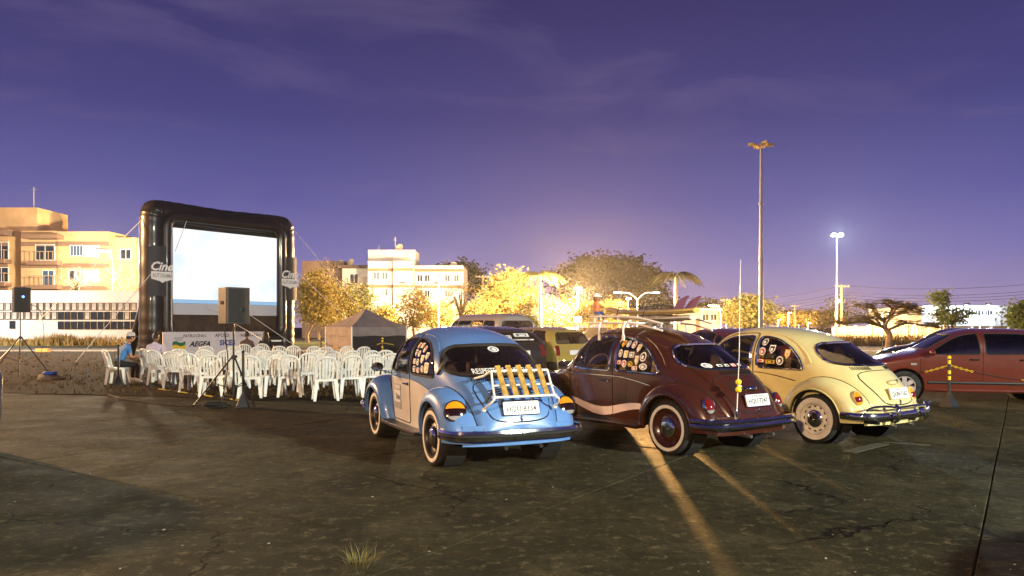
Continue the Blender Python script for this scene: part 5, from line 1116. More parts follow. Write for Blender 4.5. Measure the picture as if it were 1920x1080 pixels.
px_tree('dry golden tree between the screen and the pale block', 625, 79, 585, 670, 525, 620, 'leaf_yellow', 2, clumps=70, per=55, size=.16, spread=.5)
px_tree('dark green tree before the left wing of the pale block', 655, 86, 625, 700, 528, 600, 'leaf_mid', 3, clumps=70, per=60, size=.18, spread=.6)
px_tree('reddish bare tree behind the glowing yellow tree', 598, 90, 575, 640, 483, 560, 'leaf_yellow', 4, clumps=40, per=6, bare=5, spread=.7, size=.12)
px_tree('thin-trunked tree standing by the curved double-arm lamp post', 776, 70, 735, 812, 542, 622, 'leaf_yellow', 5, clumps=60, per=42, size=.15, spread=.45, trunk_r=.13, bare=1)
px_tree('nearly bare spreading tree in front of the dazzling facade', 862, 68, 822, 908, 525, 600, 'leaf_yellow', 6, clumps=60, per=9, bare=5, spread=.5, size=.11, trunk_r=.15)
px_tree('big bright yellow round tree left of the first palm', 960, 92, 905, 1012, 508, 605, 'leaf_yellow', 7, clumps=150, per=70, size=.22, spread=.6)
px_tree('small bright tree below the first palm', 1030, 88, 1000, 1065, 560, 612, 'leaf_yellow', 17, clumps=60, per=60, size=.18, spread=.5)
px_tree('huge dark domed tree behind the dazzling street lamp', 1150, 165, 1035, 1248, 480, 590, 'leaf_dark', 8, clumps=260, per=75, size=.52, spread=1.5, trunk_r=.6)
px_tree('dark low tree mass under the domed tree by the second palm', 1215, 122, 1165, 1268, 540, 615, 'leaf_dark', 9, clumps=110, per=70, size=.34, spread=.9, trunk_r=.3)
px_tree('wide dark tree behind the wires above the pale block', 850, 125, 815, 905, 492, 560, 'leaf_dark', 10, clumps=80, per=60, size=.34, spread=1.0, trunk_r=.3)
px_tree('golden bush of fine leaves left of the roof rack doll', 1095, 76, 1073, 1150, 568, 612, 'leaf_yellow', 11, clumps=70, per=60, size=.14, spread=.4, trunk_r=.08)
px_tree('round tree lit from within behind the thin aerial', 1400, 100, 1355, 1446, 553, 618, 'leaf_mid', 12, clumps=150, per=70, size=.24, spread=.65, trunk_r=.3)
px_tree('small green tree with tufted crown before the warehouse', 1787, 60, 1756, 1812, 575, 607, 'leaf_green', 13, clumps=34, per=50, size=.14, spread=.30, trunk_r=.12)
px_tree('dark leafy tree at the right picture edge', 1926, 52, 1897, 1955, 572, 618, 'leaf_green', 14, clumps=50, per=60, size=.16, spread=.42, trunk_r=.14)
px_tree('hazy bare tree behind the utility pole', 1588, 112, 1548, 1625, 558, 605, 'leaf_mid', 15, clumps=50, per=16, bare=3, size=.22, spread=.7, trunk_r=.2)
px_tree('tangled bare shrub tree beside the white lamp before the orange block', 232, 76, 205, 262, 492, 560, 'leaf_yellow', 16, clumps=60, per=10, bare=6, size=.12, spread=.6, trunk_r=.12)
px_tree('leafless branching tree in front of the orange facade', 140, 74, 108, 190, 500, 545, 'leaf_yellow', 18, clumps=34, per=0, bare=5, size=.1, spread=.7, trunk_r=.16)
for i, (lb, px, Y, x0, x1, y0, y1, lf) in enumerate((('low golden tree between the gazebo and the lamp post', 715, 84, 690, 745, 578, 622, 'leaf_yellow'), ('golden hedge tree under the dazzling facade', 815, 88, 795, 850, 565, 618, 'leaf_yellow'), ('bright bushy tree behind the pale van', 905, 90, 870, 935, 560, 616, 'leaf_yellow'), ('small golden tree behind the olive wagon', 1068, 96, 1040, 1095, 558, 614, 'leaf_yellow'), ('golden low tree left of the twin-arm lamp', 1150, 98, 1125, 1180, 565, 614, 'leaf_yellow'), ('low dark golden tree right of the pink building', 1330, 126, 1300, 1362, 560, 606, 'leaf_mid'), ('low tree glowing among the small warm lamps', 1480, 170, 1440, 1540, 582, 612, 'leaf_yellow'), ('distant low tree left of the tall floodlight pole', 1545, 175, 1515, 1570, 584, 612, 'leaf_yellow'))):
    px_tree(lb, px, Y, x0, x1, y0, y1, lf, 50 + i, clumps=60, per=55, size=.18 * Y / 85, spread=.5 * Y / 85, trunk_r=.12)
# upper tuft of the small green tree
px_tree('slim young tree leaning beside the tufted green tree', 1778, 61, 1747, 1780, 545, 575, 'leaf_green', 19, clumps=16, per=45, size=.14, spread=.25, trunk_r=.06)
# umbrella-shaped tree: low flat layers on long bent limbs
ut = empty('umbrella_tree', P0(1665, 36.5), 0, 'low umbrella-shaped tree with bent trunk and flat feathery layers', 'tree', 'trees'); r_ = random.Random(31); tb = MB(); S = 36.5 / F
q = lambda px, py, dy=0: Vector(((px - 1665) * S, dy, zz(py, 36.5)))
tb.tube(catmull([(0, 0, -.05), tuple(q(1666, 645)), tuple(q(1668, 628)), tuple(q(1661, 617))], 4), [.22, .20, .17, .15, .14, .14, .135, .13, .13, .13, .125, .12, .12], 10)
tips = []
for path in (((1661, 617), (1645, 609), (1630, 600), (1612, 596), (1575, 602)), ((1661, 617), (1658, 604), (1668, 592), (1690, 586), (1725, 592)), ((1663, 620), (1680, 612), (1700, 606), (1740, 612), (1752, 610)), ((1658, 604), (1648, 592), (1640, 578), (1620, 574)), ((1665, 596), (1672, 580), (1660, 570), (1640, 569)), ((1645, 609), (1620, 604), (1590, 606), (1558, 608)), ((1690, 586), (1705, 578), (1715, 584)), ((1672, 580), (1695, 574), (1712, 580))):
    for dy in (0, r_.uniform(-1.1, 1.1)):
        P_ = [q(a, c, dy * k / (len(path) - 1) * 1.3) for k, (a, c) in enumerate(path)]; cv = catmull([tuple(p) for p in P_], 4); tb.tube(cv, [.075 * (1 - .85 * k / (len(cv) - 1)) for k in range(len(cv))], 6); tips += cv[len(cv) // 3:]
tb.build('trunk', M['bark_lit_tone'], ut, smooth=True, fix=False); V = []; Fc = []
for p0 in tips:
    for _ in range(5):
        d = Vector((r_.gauss(0, 1), r_.gauss(0, 1), r_.gauss(.05, .18))).normalized(); L_ = r_.uniform(.15, .45); c0 = p0 + Vector((r_.gauss(0, .12), r_.gauss(0, .18), r_.gauss(.08, .07)))
        for k in range(9):
            c = c0 + d * (L_ * k / 9); sd2 = d.cross(Vector((0, 0, 1))).normalized()
            for s_ in (-1, 1):
                i = len(V); e = c + sd2 * s_ * .10 + Vector((0, 0, -.02)) + d * .02; V += [c, c + d * .025, e + d * .02, e - d * .01]; Fc.append((i, i + 1, i + 2, i + 3))
b = MB(); b.v = [tuple(v) for v in V]; b.f = Fc; b.m = [0] * len(Fc); b.build('crown', M['leaf_lit_tone'], ut, fix=False)
# shrubs
def shrub(label, px, Y, w, h, leaf, seed):
    t = empty('shrub', P0(px, Y), 0, label, 'shrub', 'shrubs'); r_ = random.Random(seed); V = []; Fc = []; st_ = MB()
    for k in range(8): a = r_.uniform(0, 6.28); st_.tube([(0, 0, 0), (math.cos(a) * w * .25, math.sin(a) * w * .25, h * .6)], [.03, .01], 5)
    st_.build('stem', M['bark'], t)
    for _ in range(2600):
        v = Vector((r_.gauss(0, .45), r_.gauss(0, .45), r_.gauss(0, .45)))
        if v.length > 1: continue
        v = v.normalized() * (v.length ** .5); p = Vector((v.x * w / 2, v.y * w / 2, h * .5 + v.z * h * .5)); a = Vector((r_.gauss(0, 1), r_.gauss(0, 1), r_.gauss(0, 1))).normalized(); q2 = a.orthogonal().normalized(); s = .09 * r_.uniform(.6, 1.3); i = len(V); V += [p - a * s, p + q2 * s * .5, p + a * s, p - q2 * s * .5]; Fc.append((i, i + 1, i + 2, i + 3))
    b = MB(); b.v = [tuple(v) for v in V]; b.f = Fc; b.m = [0] * len(Fc); b.build('crown', M[leaf], t, fix=False)
shrub('round lit green shrub right behind the pale van', 990, 58, 1.9, 2.6, 'leaf_green', 1)
# palms
def palm(label, px, Y, py, L_, seed, lf='leaf_mid'):
    t = empty('palm_tree', P0(px, Y), 0, label, 'palm', 'palms'); h = zz(py, Y); r_ = random.Random(seed); b = MB(); b.tube([(0, 0, 0), (.05, 0, h * .3), (0, 0, h * .8), (0, 0, h)], [.32, .24, .20, .17], 10)
    b.build('trunk', M['palm_bark'], t, smooth=True); b = MB(); b.tube([(0, 0, h - .1), (0, 0, h + .9)], [.17, .08], 8); b.build('crownshaft', M['leaf_green'], t, smooth=True)
    for k in range(20):
        a = k * 2.4 + r_.uniform(-.2, .2); up_ = r_.uniform(.25, 1.25); wnd = .5; d = Vector((math.cos(a) + wnd * .3, math.sin(a), 0)).normalized(); b = MB(); pts = []
        for i in range(13):
            u = i / 12; pts.append(Vector((0, 0, h + .75)) + d * (L_ * u * math.cos(up_ * (1 - u) * .9)) + Vector((0, 0, L_ * (math.sin(up_) * u - (.55 + .55 * up_) * u * u))))
        b.tube(pts, [.045 * (1 - .85 * i / 12) for i in range(13)], 5); sd2 = d.cross(Vector((0, 0, 1)))
        for i in range(1, 12):
            for hs_ in (0, .5):
                p = pts[i].lerp(pts[min(12, i + 1)], hs_)
                for s_ in (-1, 1):
                    ll = L_ * .27 * math.sin(math.pi * (.15 + .8 * i / 12)); e = p + sd2 * s_ * ll * .75 + d * ll * .35 - Vector((0, 0, ll * r_.uniform(.35, .8))); w = d * .085; b.add([p - w, p + w, e], [(0, 1, 2)])
        b.build('frond', M[lf], t, fix=False)
mat('palm_bark', (.22, .19, .15), rough=.9, var=.15, vscale=2)
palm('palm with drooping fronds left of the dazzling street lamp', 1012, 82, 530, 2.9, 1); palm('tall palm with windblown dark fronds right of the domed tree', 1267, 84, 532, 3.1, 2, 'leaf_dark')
# ---------------------------------------------------------------- inflatable screen
mat('black_vinyl', (.014, .011, .010), rough=.36, coat=.2, var=.3, vscale=1.2, bump=.35, bscale=2.2); mat('mesh_cloth', (.045, .028, .018), rough=.7, var=.4, vscale=2.0, bump=.3, bscale=3); mat('screen_grey', (.55, .57, .62), rough=.8); mat('logo_cloth', (.030, .030, .034), rough=.6); mat('banner', (.66, .62, .64), rough=.7, var=.05); mat('rope', (.7, .68, .62), rough=.8)
def screen_mat():
    m = bpy.data.materials.new('projection'); m.use_nodes = True; nt = m.node_tree; nt.nodes.clear(); L = nt.links.new; N = nt.nodes.new; o = N('ShaderNodeOutputMaterial'); e = N('ShaderNodeEmission'); tc = N('ShaderNodeTexCoord'); ns = N('ShaderNodeTexNoise'); ns.inputs['Scale'].default_value = .45; ns.inputs['Detail'].default_value = 4; L(tc.outputs['Object'], ns.inputs['Vector'])
    cr_ = N('ShaderNodeValToRGB'); cr_.color_ramp.elements[0].position = .36; cr_.color_ramp.elements[0].color = (.74, .84, .97, 1); cr_.color_ramp.elements[1].position = .56; cr_.color_ramp.elements[1].color = (1, 1, 1, 1); L(ns.outputs['Fac'], cr_.inputs[0]); L(cr_.outputs[0], e.inputs[0]); e.inputs[1].default_value = 1.12; L(e.outputs[0], o.inputs[0]); M['projection'] = m
screen_mat(); emis('projection_blue', (.36, .60, .88), .9)
SL = Vector((-17.0, 34.6, 0)); SR = Vector((-11.9, 41.0, 0)); sx_ = (SR - SL).normalized(); sw = (SR - SL).length; ang = math.atan2(sx_.y, sx_.x)
sc = empty('inflatable_screen', SL.lerp(SR, .5), ang, 'black inflatable cinema screen glowing white behind the rows of chairs', 'cinema screen')
# local: x along the screen, -y towards the audience
HW = sw / 2; TH = 7.40; r0 = .58
path = [Vector((q.x, 0, q.y)) for q in catmull([(-HW + r0, r0 * .8, 0), (-HW + r0, 1.6, 0), (-HW + r0, 3.5, 0), (-HW + r0, TH - 1.3, 0), (-HW + r0 + .05, TH - r0 - .12, 0), (-HW + r0 + .22, TH - r0, 0), (-HW + 1.8, TH - r0, 0), (0, TH - r0 - .06, 0), (HW - 1.8, TH - r0, 0), (HW - r0 - .22, TH - r0, 0), (HW - r0 - .05, TH - r0 - .12, 0), (HW - r0, TH - 1.3, 0), (HW - r0, 3.5, 0), (HW - r0, 1.6, 0), (HW - r0, r0 * .8, 0)], 10)]
b = MB(); b.tube(path, [r0 * (1 + .018 * math.sin(i * 1.7)) for i in range(len(path))], 22); b.build('outer_tube', M['black_vinyl'], sc, smooth=True, angle=80)
ip = [Vector((x, -.42, z)) for x, z in rrect(HW - 1.0, 2.90, .6, 8, 0, 3.80)]; b = MB(); b.tube(ip, .30, 16, closed=True); b.build('inner_tube', M['black_vinyl'], sc, smooth=True, angle=80)
b = MB(); b.box((0, -.02, .42), (sw - r0 * 2, .95, .84)); b.build('base_tube', M['black_vinyl'], sc, bevel=.25, smooth=True)
b = MB(); b.box((0, .02, 3.7), (sw - 1.4, .04, 6.0)); b.build('backing_cloth', M['mesh_cloth'], sc)
x0, x1, z0, z1 = -HW + 1.28, HW - 1.24, 2.50, 6.14
def sbox(nm, m, za, zb, y=-.46): b = MB(); b.box(((x0 + x1) / 2, y, (za + zb) / 2), (x1 - x0, .02, zb - za)); return b.build(nm, M[m], sc)
sbox('projected_picture', 'projection', z0 + .30, z1); sbox('picture_blue_edge', 'projection_blue', z0 + .12, z0 + .29); sbox('screen_cloth', 'screen_grey', z0 - .42, z0 + .11)
b = MB(); b.box(((x0 + x1) / 2, -.40, 1.5), (x1 - x0 + .3, .03, 1.25)); b.build('lower_curtain', M['mesh_cloth'], sc)
for sx in (-1, 1):
    cxx = sx * (HW - .66); zc = 4.05
    rows = [[Vector((cxx - .55 + 1.1 * k / 10, -.56 - .16 * math.sin(math.pi * k / 10), zc - 1.15 + 2.3 * j / 4)) for k in range(11)] for j in range(5)]
    b = MB(); b.grid(rows); pnl = b.build('logo_panel', M['logo_cloth'], sc, smooth=True); yy = -.765
    lettering('logo_script', 'Cine', M['ink_white'], pnl, lambda u, v: Vector((cxx + u, yy, zc + .22 + v)), height=.42, shear=.35, bold=.03)
    b = MB(); b.add([Vector((cxx + u, yy, zc + v)) for u, v in ((-.52, -.02), (.52, -.02), (.52, -.36), (.12, -.46), (0, -.54), (-.12, -.46), (-.52, -.36))], [(0, 1, 2, 3, 4, 5, 6)]); b.build('logo_shield', M['ink_white'], pnl, fix=False)
    lettering('logo_caption', 'AUTORAMA', M['ink_grey'], pnl, lambda u, v: Vector((cxx + u, yy - .006, zc - .2 + v)), width=.92, height=.19, bold=.01)
    b = MB(); b.tube([(sx * (HW - r0), .4, TH * .45), (sx * (HW - r0 - .1), 2.4, 0.2)], .20, 12); b.build('rear_strut', M['black_vinyl'], sc, smooth=True)
bz = .66; b = MB(); b.box((-.9, -1.02, bz), (5.3, .03, 1.22)); bn = b.build('sponsor_banner', M['banner'], sc)
for txt, x, z, h, m, bo, sh in (('PATROCÍNIO:', -2.0, 1.10, .17, 'ink', .012, 0), ('APOIO:', -.62, 1.10, .17, 'ink', .012, 0), ('REALIZAÇÃO:', .95, 1.10, .20, 'ink', .012, 0), ('AEGEA', -1.78, .70, .26, 'ink', .04, .35), ('SICES', -.35, .74, .27, 'ink_blue', .04, 0), ('GOVERNO', 1.35, .62, .11, 'ink_grey', 0, 0)):
    lettering('banner_lettering', txt, M[m], bn, lambda u, v, x=x, z=z: Vector((x + u, -1.04, z + v)), height=h, shear=sh, bold=bo)
for k, (m, dz) in enumerate((('ink_green', .06), ('ink_yellow', -.10))):
    b = MB(); b.grid([[Vector((-3.1 + .62 * i / 8, -1.042, .66 + dz + .04 * math.sin(i * .9) + s_)) for i in range(9)] for s_ in (-.08, .09)]); b.build('banner_flag', M[m], bn, fix=False)
b = MB()
for k in range(3): b.box((-2.8, -1.042, 1.0 - .06 * k), (.5 - .1 * k, .004, .028))
b.build('banner_small_print', M['ink_grey'], bn)
for i, (a, c, lb) in enumerate((((HW - .2, -.3, TH - .6), (HW + 6.5, -1.0, .1), 'upper right'), ((HW - .1, -.3, 4.6), (HW + 4.6, -2, .1), 'middle right'), ((-HW + 1.9, -.6, TH - .9), (-HW + 1.2, -.9, 5.0), 'top left corner'), ((-HW + .2, -.2, TH - .8), (-HW - 5.5, .5, .1), 'upper left'), ((-1.2, -.5, 2.5), (.9, -4.6, .05), 'front left'), ((.9, -.5, 2.3), (2.2, -4.2, .05), 'front right'), ((-HW + .5, -.5, 4.2), (-HW - 3.6, -2.2, .1), 'lower left'))):
    b = MB(); b.tube([a, c], .016, 5); o = b.build('guy_rope', M['rope'], sc)
b = MB(); b.box((HW - 1.55, -.80, .78), (.62, .02, .09)); b.build('reflective_strip', M['ink_white'], sc)
# ---------------------------------------------------------------- gazebo
mat('gazebo_cloth', (.25, .21, .195), rough=.5, var=.15, vscale=3, bump=.5, bscale=3.5); mat('gazebo_dark', (.018, .018, .020), rough=.35, var=.2, bump=.6, bscale=3.0)
gz = empty('gazebo', (-7.05, 36.5, 0), R(38), 'dark folding gazebo tent with one silvery side left of the blue car', 'tent'); g2, he, ht = 1.42, 1.52, 2.38
for k in range(4):
    Rz = Matrix.Rotation(R(90 * k), 3, 'Z'); b = MB(); rows = []
    for j in range(9):
        u = j / 8; w = g2 * (1 - u); z = he + (ht - he) * u + .06 * math.sin(math.pi * u) * -1.0
        rows.append([Rz @ Vector((w * (-1 + 2 * c / 8), -w, z - .05 * math.sin(math.pi * c / 8) * (1 - u))) for c in range(9)])
    b.grid(rows); b.build('roof_panel', M['gazebo_cloth'], gz, smooth=True)
    b = MB(); b.grid([[Rz @ Vector((g2 * (-1 + 2 * c / 10), -g2 - .015 * math.sin(c * 2.1), he - .02 - .42 * j / 3 - .02 * math.sin(c * 1.3) * j / 3)) for c in range(11)] for j in range(4)]); b.build('valance', M['gazebo_cloth'], gz, smooth=True)
    b = MB(); b.grid([[Rz @ Vector(((g2 - .02) * (-1 + 2 * c / 14), -g2 + .03 + .035 * math.sin(c * 1.9 + j * .6) * (1 - j / 8), .02 + (he - .43) * j / 6)) for c in range(15)] for j in range(7)]); b.build('side_wall', M['gazebo_cloth' if k in (3, 2) else 'gazebo_dark'], gz, smooth=True)
    b = MB(); b.box(Rz @ Vector((g2, -g2, he / 2)), (.045, .045, he)); b.build('leg', M['white_tube'], gz)
# ---------------------------------------------------------------- plastic chairs
ch = empty('plastic_chair', (0, 0, 0)); b = MB()           # faces +y
b.grid([[Vector((x * (1 - .06 * max(0, -y)), y, .435 - .012 * math.cos(x * 5) * math.cos(y * 5) - (.02 if j == 8 else 0))) for x in [-.215 + .43 * i / 8 for i in range(9)]] for j, y in enumerate([-.20 + .42 * k / 8 for k in range(9)])]); 
b.box((0, .215, .415), (.43, .015, .045)); b.box((-.215, .0, .415), (.015, .42, .045)); b.box((.215, 0, .415), (.015, .42, .045)); b.box((0, -.205, .415), (.41, .015, .045)); b.build('seat', M['white_plastic'], ch)
for sx in (-1, 1):
    for sy in (-1, 1):
        b = MB(); t_ = Vector((sx * .205, sy * .195 + .0, .43)); f_ = Vector((sx * .25, sy * .25, 0)); d = f_ - t_
        for wx, wy, ox, oy in ((.066, .018, -sx * .022, 0), (.018, .066, 0, -sy * .022)):
            V8 = [];
            for p, s in ((t_, 1.25), (f_, .72)):
                for ax_, ay_ in ((-1, -1), (1, -1), (1, 1), (-1, 1)): V8.append(p + Vector((ox + ax_ * wx * s / 2, oy + ay_ * wy * s / 2, 0)))
            b.add(V8, [(0, 1, 2, 3), (7, 6, 5, 4), (0, 4, 5, 1), (1, 5, 6, 2), (2, 6, 7, 3), (3, 7, 4, 0)])
        b.build('leg', M['white_plastic'], ch)
bk = lambda x, z: Vector((x, -.195 - (z - .43) * .23 - .05 * (1 - (x / .22) ** 2) * min(1, (z - .43) * 3), z))
arch = [(-.215, .42), (-.215, .55), (-.212, .68), (-.195, .78), (-.15, .845), (-.08, .875), (0, .885), (.08, .875), (.15, .845), (.195, .78), (.212, .68), (.215, .55), (.215, .42)]
b = MB(); b.tube([bk(*p) for p in arch], .027, 8); b.build('back_frame', M['white_plastic'], ch, smooth=True)
for k in range(5):
    x = -.13 + .065 * k; zt = .865 - .045 * abs(k - 2) * .6; pts = [(x * .9, .44), (x, .65), (x * 1.02, zt)]; b = MB(); b.grid([[bk(*p) + Vector((dx_, dy_, 0)) for dx_, dy_ in ((-.020, -.007), (.020, -.007), (.020, .007), (-.020, .007))] for p in pts], wrap=True); b.build('slat', M['white_plastic'], ch)
rg = random.Random(77)
def place_chair(px, py, rz, label, first=[True]):
    if first[0]: c = ch; first[0] = False
    else: c = copy_tree(ch)
    p = gp(px, py); c.location = (p.x, p.y, .012); c.rotation_euler = (0, 0, R(rz + rg.uniform(-7, 7))); tag(c, label, 'chair', 'white plastic chairs in rows'); return c
rg = random.Random(21); ordn = ['first', 'second', 'third', 'fourth', 'fifth', 'sixth', 'seventh', 'eighth', 'ninth', 'tenth', 'eleventh', 'twelfth', 'thirteenth']
rowA = [(303, 722, -42), (333, 728, -38), (364, 735, -36), (399, 743, -16), (470, 746, -8), (512, 742, 4), (545, 744, -24), (573, 734, 6), (610, 751, -6), (655, 746, 6), (695, 742, 8), (738, 736, -24)]
rowB = [(345, 716, -30), (383, 720, 5), (425, 722, -10), (447, 728, 10), (497, 722, 0), (527, 722, -18), (590, 722, 0), (628, 726, -30), (650, 724, 10), (688, 724, 12), (722, 722, -5), (764, 722, -15)]
rowC = [(388, 703, -10), (440, 704, 0), (478, 705, 8), (525, 703, -12), (548, 702, 4), (584, 704, 0), (615, 707, -20), (643, 704, 8), (676, 706, 10)]
for rn, rw_ in (('nearest', rowA), ('middle', rowB), ('farthest', rowC)):
    for k, (px, py, a) in enumerate(rw_): place_chair(px, py, 24 + a * .8, f'white plastic chair, {ordn[k]} from the left in the {rn} row')
chP = place_chair(221, 721, -78, 'white plastic chair holding the person in the blue shirt')
# ---------------------------------------------------------------- loudspeakers on tripods
mat('speaker_box', (.055, .048, .042), rough=.55, var=.2, vscale=8, bump=.15, bscale=60); mat('speaker_grille', (.010, .010, .010), rough=.5, bump=.5, bscale=180)
def tripod(label, base, h, hub, spread_, rz, name='tripod_stand', legs=(90, 210, 330)):
    t = empty(name, base, R(rz), label, 'tripod', 'black tripod stands'); b = MB(); b.tube([(0, 0, .12), (0, 0, h)], .019, 10); b.build('pole', M['black_metal'], t, smooth=True)
    b = MB(); b.lathe([(.045, -.03), (.045, .03), (.025, .05)], 12, Matrix.Translation((0, 0, hub))); b.build('collar', M['black_plastic'], t, smooth=True); b = MB(); b.lathe([(.035, -.03), (.035, .03)], 12, Matrix.Translation((0, 0, hub * .36))); b.build('brace_collar', M['black_plastic'], t, smooth=True)
    b = MB(); b.ball((.05, 0, hub + .02), .025, 8, 6); b.build('knob', M['black_plastic'], t, smooth=True)
    for a in legs:
        d = Vector((math.cos(R(a)), math.sin(R(a)), 0)); b = MB(); b.tube([d * .04 + Vector((0, 0, hub)), d * spread_ + Vector((0, 0, .015))], .016, 8); lg = b.build('leg', M['black_metal'], t, smooth=True); b = MB(); b.ball(d * spread_ + Vector((0, 0, .02)), (.024, .024, .02), 8, 6); b.build('rubber_foot', M['rubber'], lg)
        b = MB(); b.tube([d * .03 + Vector((0, 0, hub * .36)), d * spread_ * .52 + Vector((0, 0, hub * .49))], .009, 6); b.build('brace', M['black_metal'], t)
    return t
def speaker(label, base, rz, w, d, h, led=False):
    t = empty('loudspeaker', base, R(rz), label, 'loudspeaker', 'loudspeakers on stands'); b = MB()      # grille faces -y
    pr = fillet([(-w / 2, -d / 2), (w / 2, -d / 2), (w * .36, d / 2), (-w * .36, d / 2)], .04); b.prism(pr, lambda u, v, s_: Vector((u, v, h * s_))); b.build('cabinet', M['speaker_box' if not led else 'black_plastic'], t, bevel=.008)
    rows = [[Vector(((w / 2 - .035) * (-1 + 2 * k / 8), -d / 2 - .006 - .03 * math.sin(math.pi * k / 8), .03 + (h - .06) * j / 3)) for k in range(9)] for j in range(4)]; b = MB(); b.grid(rows); b.build('grille', M['speaker_grille'], t, smooth=True)
    b = MB(); b.lathe([(.001, 0), (.035, .004), (.05, 0)], 14, Matrix.Translation((.06, -d / 2 - .045, h * .38)) @ Matrix.Rotation(R(90), 4, 'X')); b.build('badge', M['black_metal'], t)
    for sx in (-1, 1): b = MB(); b.box((sx * (w * .43 + .003), .0, h * .58), (.012, .13, .06), Matrix.Rotation(R(sx * 9), 3, 'Z')); b.build('handle', M['gap_dark'], t, bevel=.004)
    if led: b = MB(); b.lathe([(.001, .0), (.04, .0)], 14, Matrix.Translation((0, -d / 2 - .05, h * .62)) @ Matrix.Rotation(R(90), 4, 'X')); b.build('led', M['blue_led'], t)
    return t
pA = gp(438, 762); hA = zz(607, pA.y); pA.z = .0
tripod('black tripod stand of the loudspeaker in front of the chairs', pA, hA + .06, .92, .72, 0, legs=(190, -38, 80)); speaker('dark loudspeaker on tripod in front of the cinema screen', pA + Vector((-.02, .0, hA)), 52, .50, .42, .68)
pB = gp(38, 704); hB = zz(586, pB.y); pB.z = .012
tripod('black tripod stand at the left picture edge', pB, hB + .05, 1.15, .78, 0, legs=(-165, -60, 30)); speaker('black loudspeaker with blue light on the leftmost tripod', pB + Vector((0, 0, hB)), 50, .48, .42, .76, True)
pC = gp(1037, 705); tripod('thin black stand between the blue car and the olive wagon', pC, zz(597, pC.y), .55, .42, 10); 
# cables
def cable(label, pts, r=.008, m='rubber'):
    b = MB(); b.tube(catmull(pts, 8), r, 6); return tag(b.build('cable', M[m], smooth=True), label, 'cable', 'black cables')
p = pB; cable('black cable hanging from the left loudspeaker to the ground', [(p.x + .22, p.y, hB + .3), (p.x + .55, p.y + .1, 2.0), (p.x + .85, p.y - .2, 1.2), (p.x + 1.05, p.y - .8, .3), (p.x + 1.2, p.y - 1.1, .03)])
p = pA; rg = random.Random(3); cable('black cable coiled at the foot of the front tripod', [(p.x - .03, p.y, hA), (p.x - .16, p.y - .02, 1.5), (p.x - .12, p.y + .03, .8), (p.x - .15, p.y - .2, .05)] + [(p.x - .2 + .22 * math.cos(k * 1.1) * rg.uniform(.7, 1.3), p.y - .3 + .20 * math.sin(k * 1.1) * rg.uniform(.7, 1.3), .02 + .004 * k) for k in range(22)] + [(p.x - .9, p.y - .1, .02), (p.x - 1.8, p.y + .5, .02), (p.x - 2.8, p.y + 1.3, .03), (p.x - 3.6, p.y + 2.3, .03)], .011)
sb = empty('bundle', gp(93, 712), 0, 'small dark bag with blue cloth on the grass by the left tripod', 'bag'); b = MB(); rows = []
for j in range(7):
    th = math.pi / 2 * j / 6; rows.append([Vector((.36 * math.cos(th) * math.cos(a) * (1 + .15 * math.sin(3 * a + j)), .24 * math.cos(th) * math.sin(a) * (1 + .15 * math.cos(4 * a)), .01 + .16 * math.sin(th) * (1 + .2 * math.sin(2 * a)))) for a in [2 * math.pi * k / 16 for k in range(16)]])
b.grid(rows, wrap=True); b.build('bag_body', M['seat_fabric'], sb, smooth=True); b = MB()
for k in range(6): b.ball((.03 + rg.uniform(-.1, .12), -.05 + rg.uniform(-.08, .08), .15 + rg.uniform(-.02, .05)), (rg.uniform(.06, .12), .07, .06), 8, 6)
b.build('cloth', M['ink_blue'], sb, smooth=True)
sb2 = MB(); sb2.box((0, 0, .11), (.75, .4, .22)); o = tag(sb2.build('stone_block', M['render_orange'], None, bevel=.05, loc=P0(81, 45)), 'pale stone block lying at the far edge of the field', 'block')
# ---------------------------------------------------------------- bollards and plastic chain
def bollard(label, px, py, h=1.0, stripes=True):
    p = gp(px, py); t = empty('bollard', (p.x, p.y, .01), R(20), label, 'bollard', 'chain posts'); b = MB(); b.tube([(0, 0, .2), (0, 0, h)], .025, 10); b.build('post', M['black_plastic'], t, smooth=True)
    b = MB(); b.lathe([(.17, 0), (.17, .025), (.045, .24), (.027, .28)], 4, Matrix.Rotation(R(45), 4, 'Z')); b.build('base', M['black_plastic'], t)
    if stripes:
        for z in (h * .93, h * .72, h * .60): b = MB(); b.lathe([(.027, -.035), (.0275, .035)], 10, Matrix.Translation((0, 0, z))); b.build('stripe', M['yellow_plastic'], t, smooth=True)
    b = MB(); b.lathe([(.03, 0), (.034, .03), (.02, .05), (.001, .055)], 10, Matrix.Translation((0, 0, h))); b.build('cap', M['yellow_plastic' if stripes else 'black_plastic'], t, smooth=True); return p + Vector((0, 0, h * .88))
def chain(label, a, b_, sag):
    a = Vector(a); b_ = Vector(b_); n = int((b_ - a).length / .045); m = MB(); pts = [a.lerp(b_, k / n) - Vector((0, 0, sag * 4 * (k / n) * (1 - k / n))) for k in range(n + 1)]
    for k in range(n):
        d = (pts[k + 1] - pts[k]).normalized(); s = d.cross(Vector((0, 0, 1))).normalized(); s = s if k % 2 else s.cross(d); c = (pts[k] + pts[k + 1]) / 2
        m.tube([c + d * .028 * math.cos(q) + s * .015 * math.sin(q) for q in [2 * math.pi * i / 8 for i in range(8)]], .005, 4, True, mi=0 if (k // 9) % 3 == 0 else 1)
    return tag(m.build('plastic_chain', [M['yellow_plastic'], M['black_plastic']], smooth=True), label, 'chain', 'plastic barrier chains')
k1 = bollard('black chain post with yellow bands standing before the red car', 1780, 764, .9); k2 = bollard('black chain post beside the person in the blue shirt', 222, 724, 1.0, False); k3 = bollard('black chain post behind the front tripod legs', 456, 764, 1.0, False); k4 = bollard('thin dark chain post behind the nose of the red car', 1655, 677, 1.0, False)
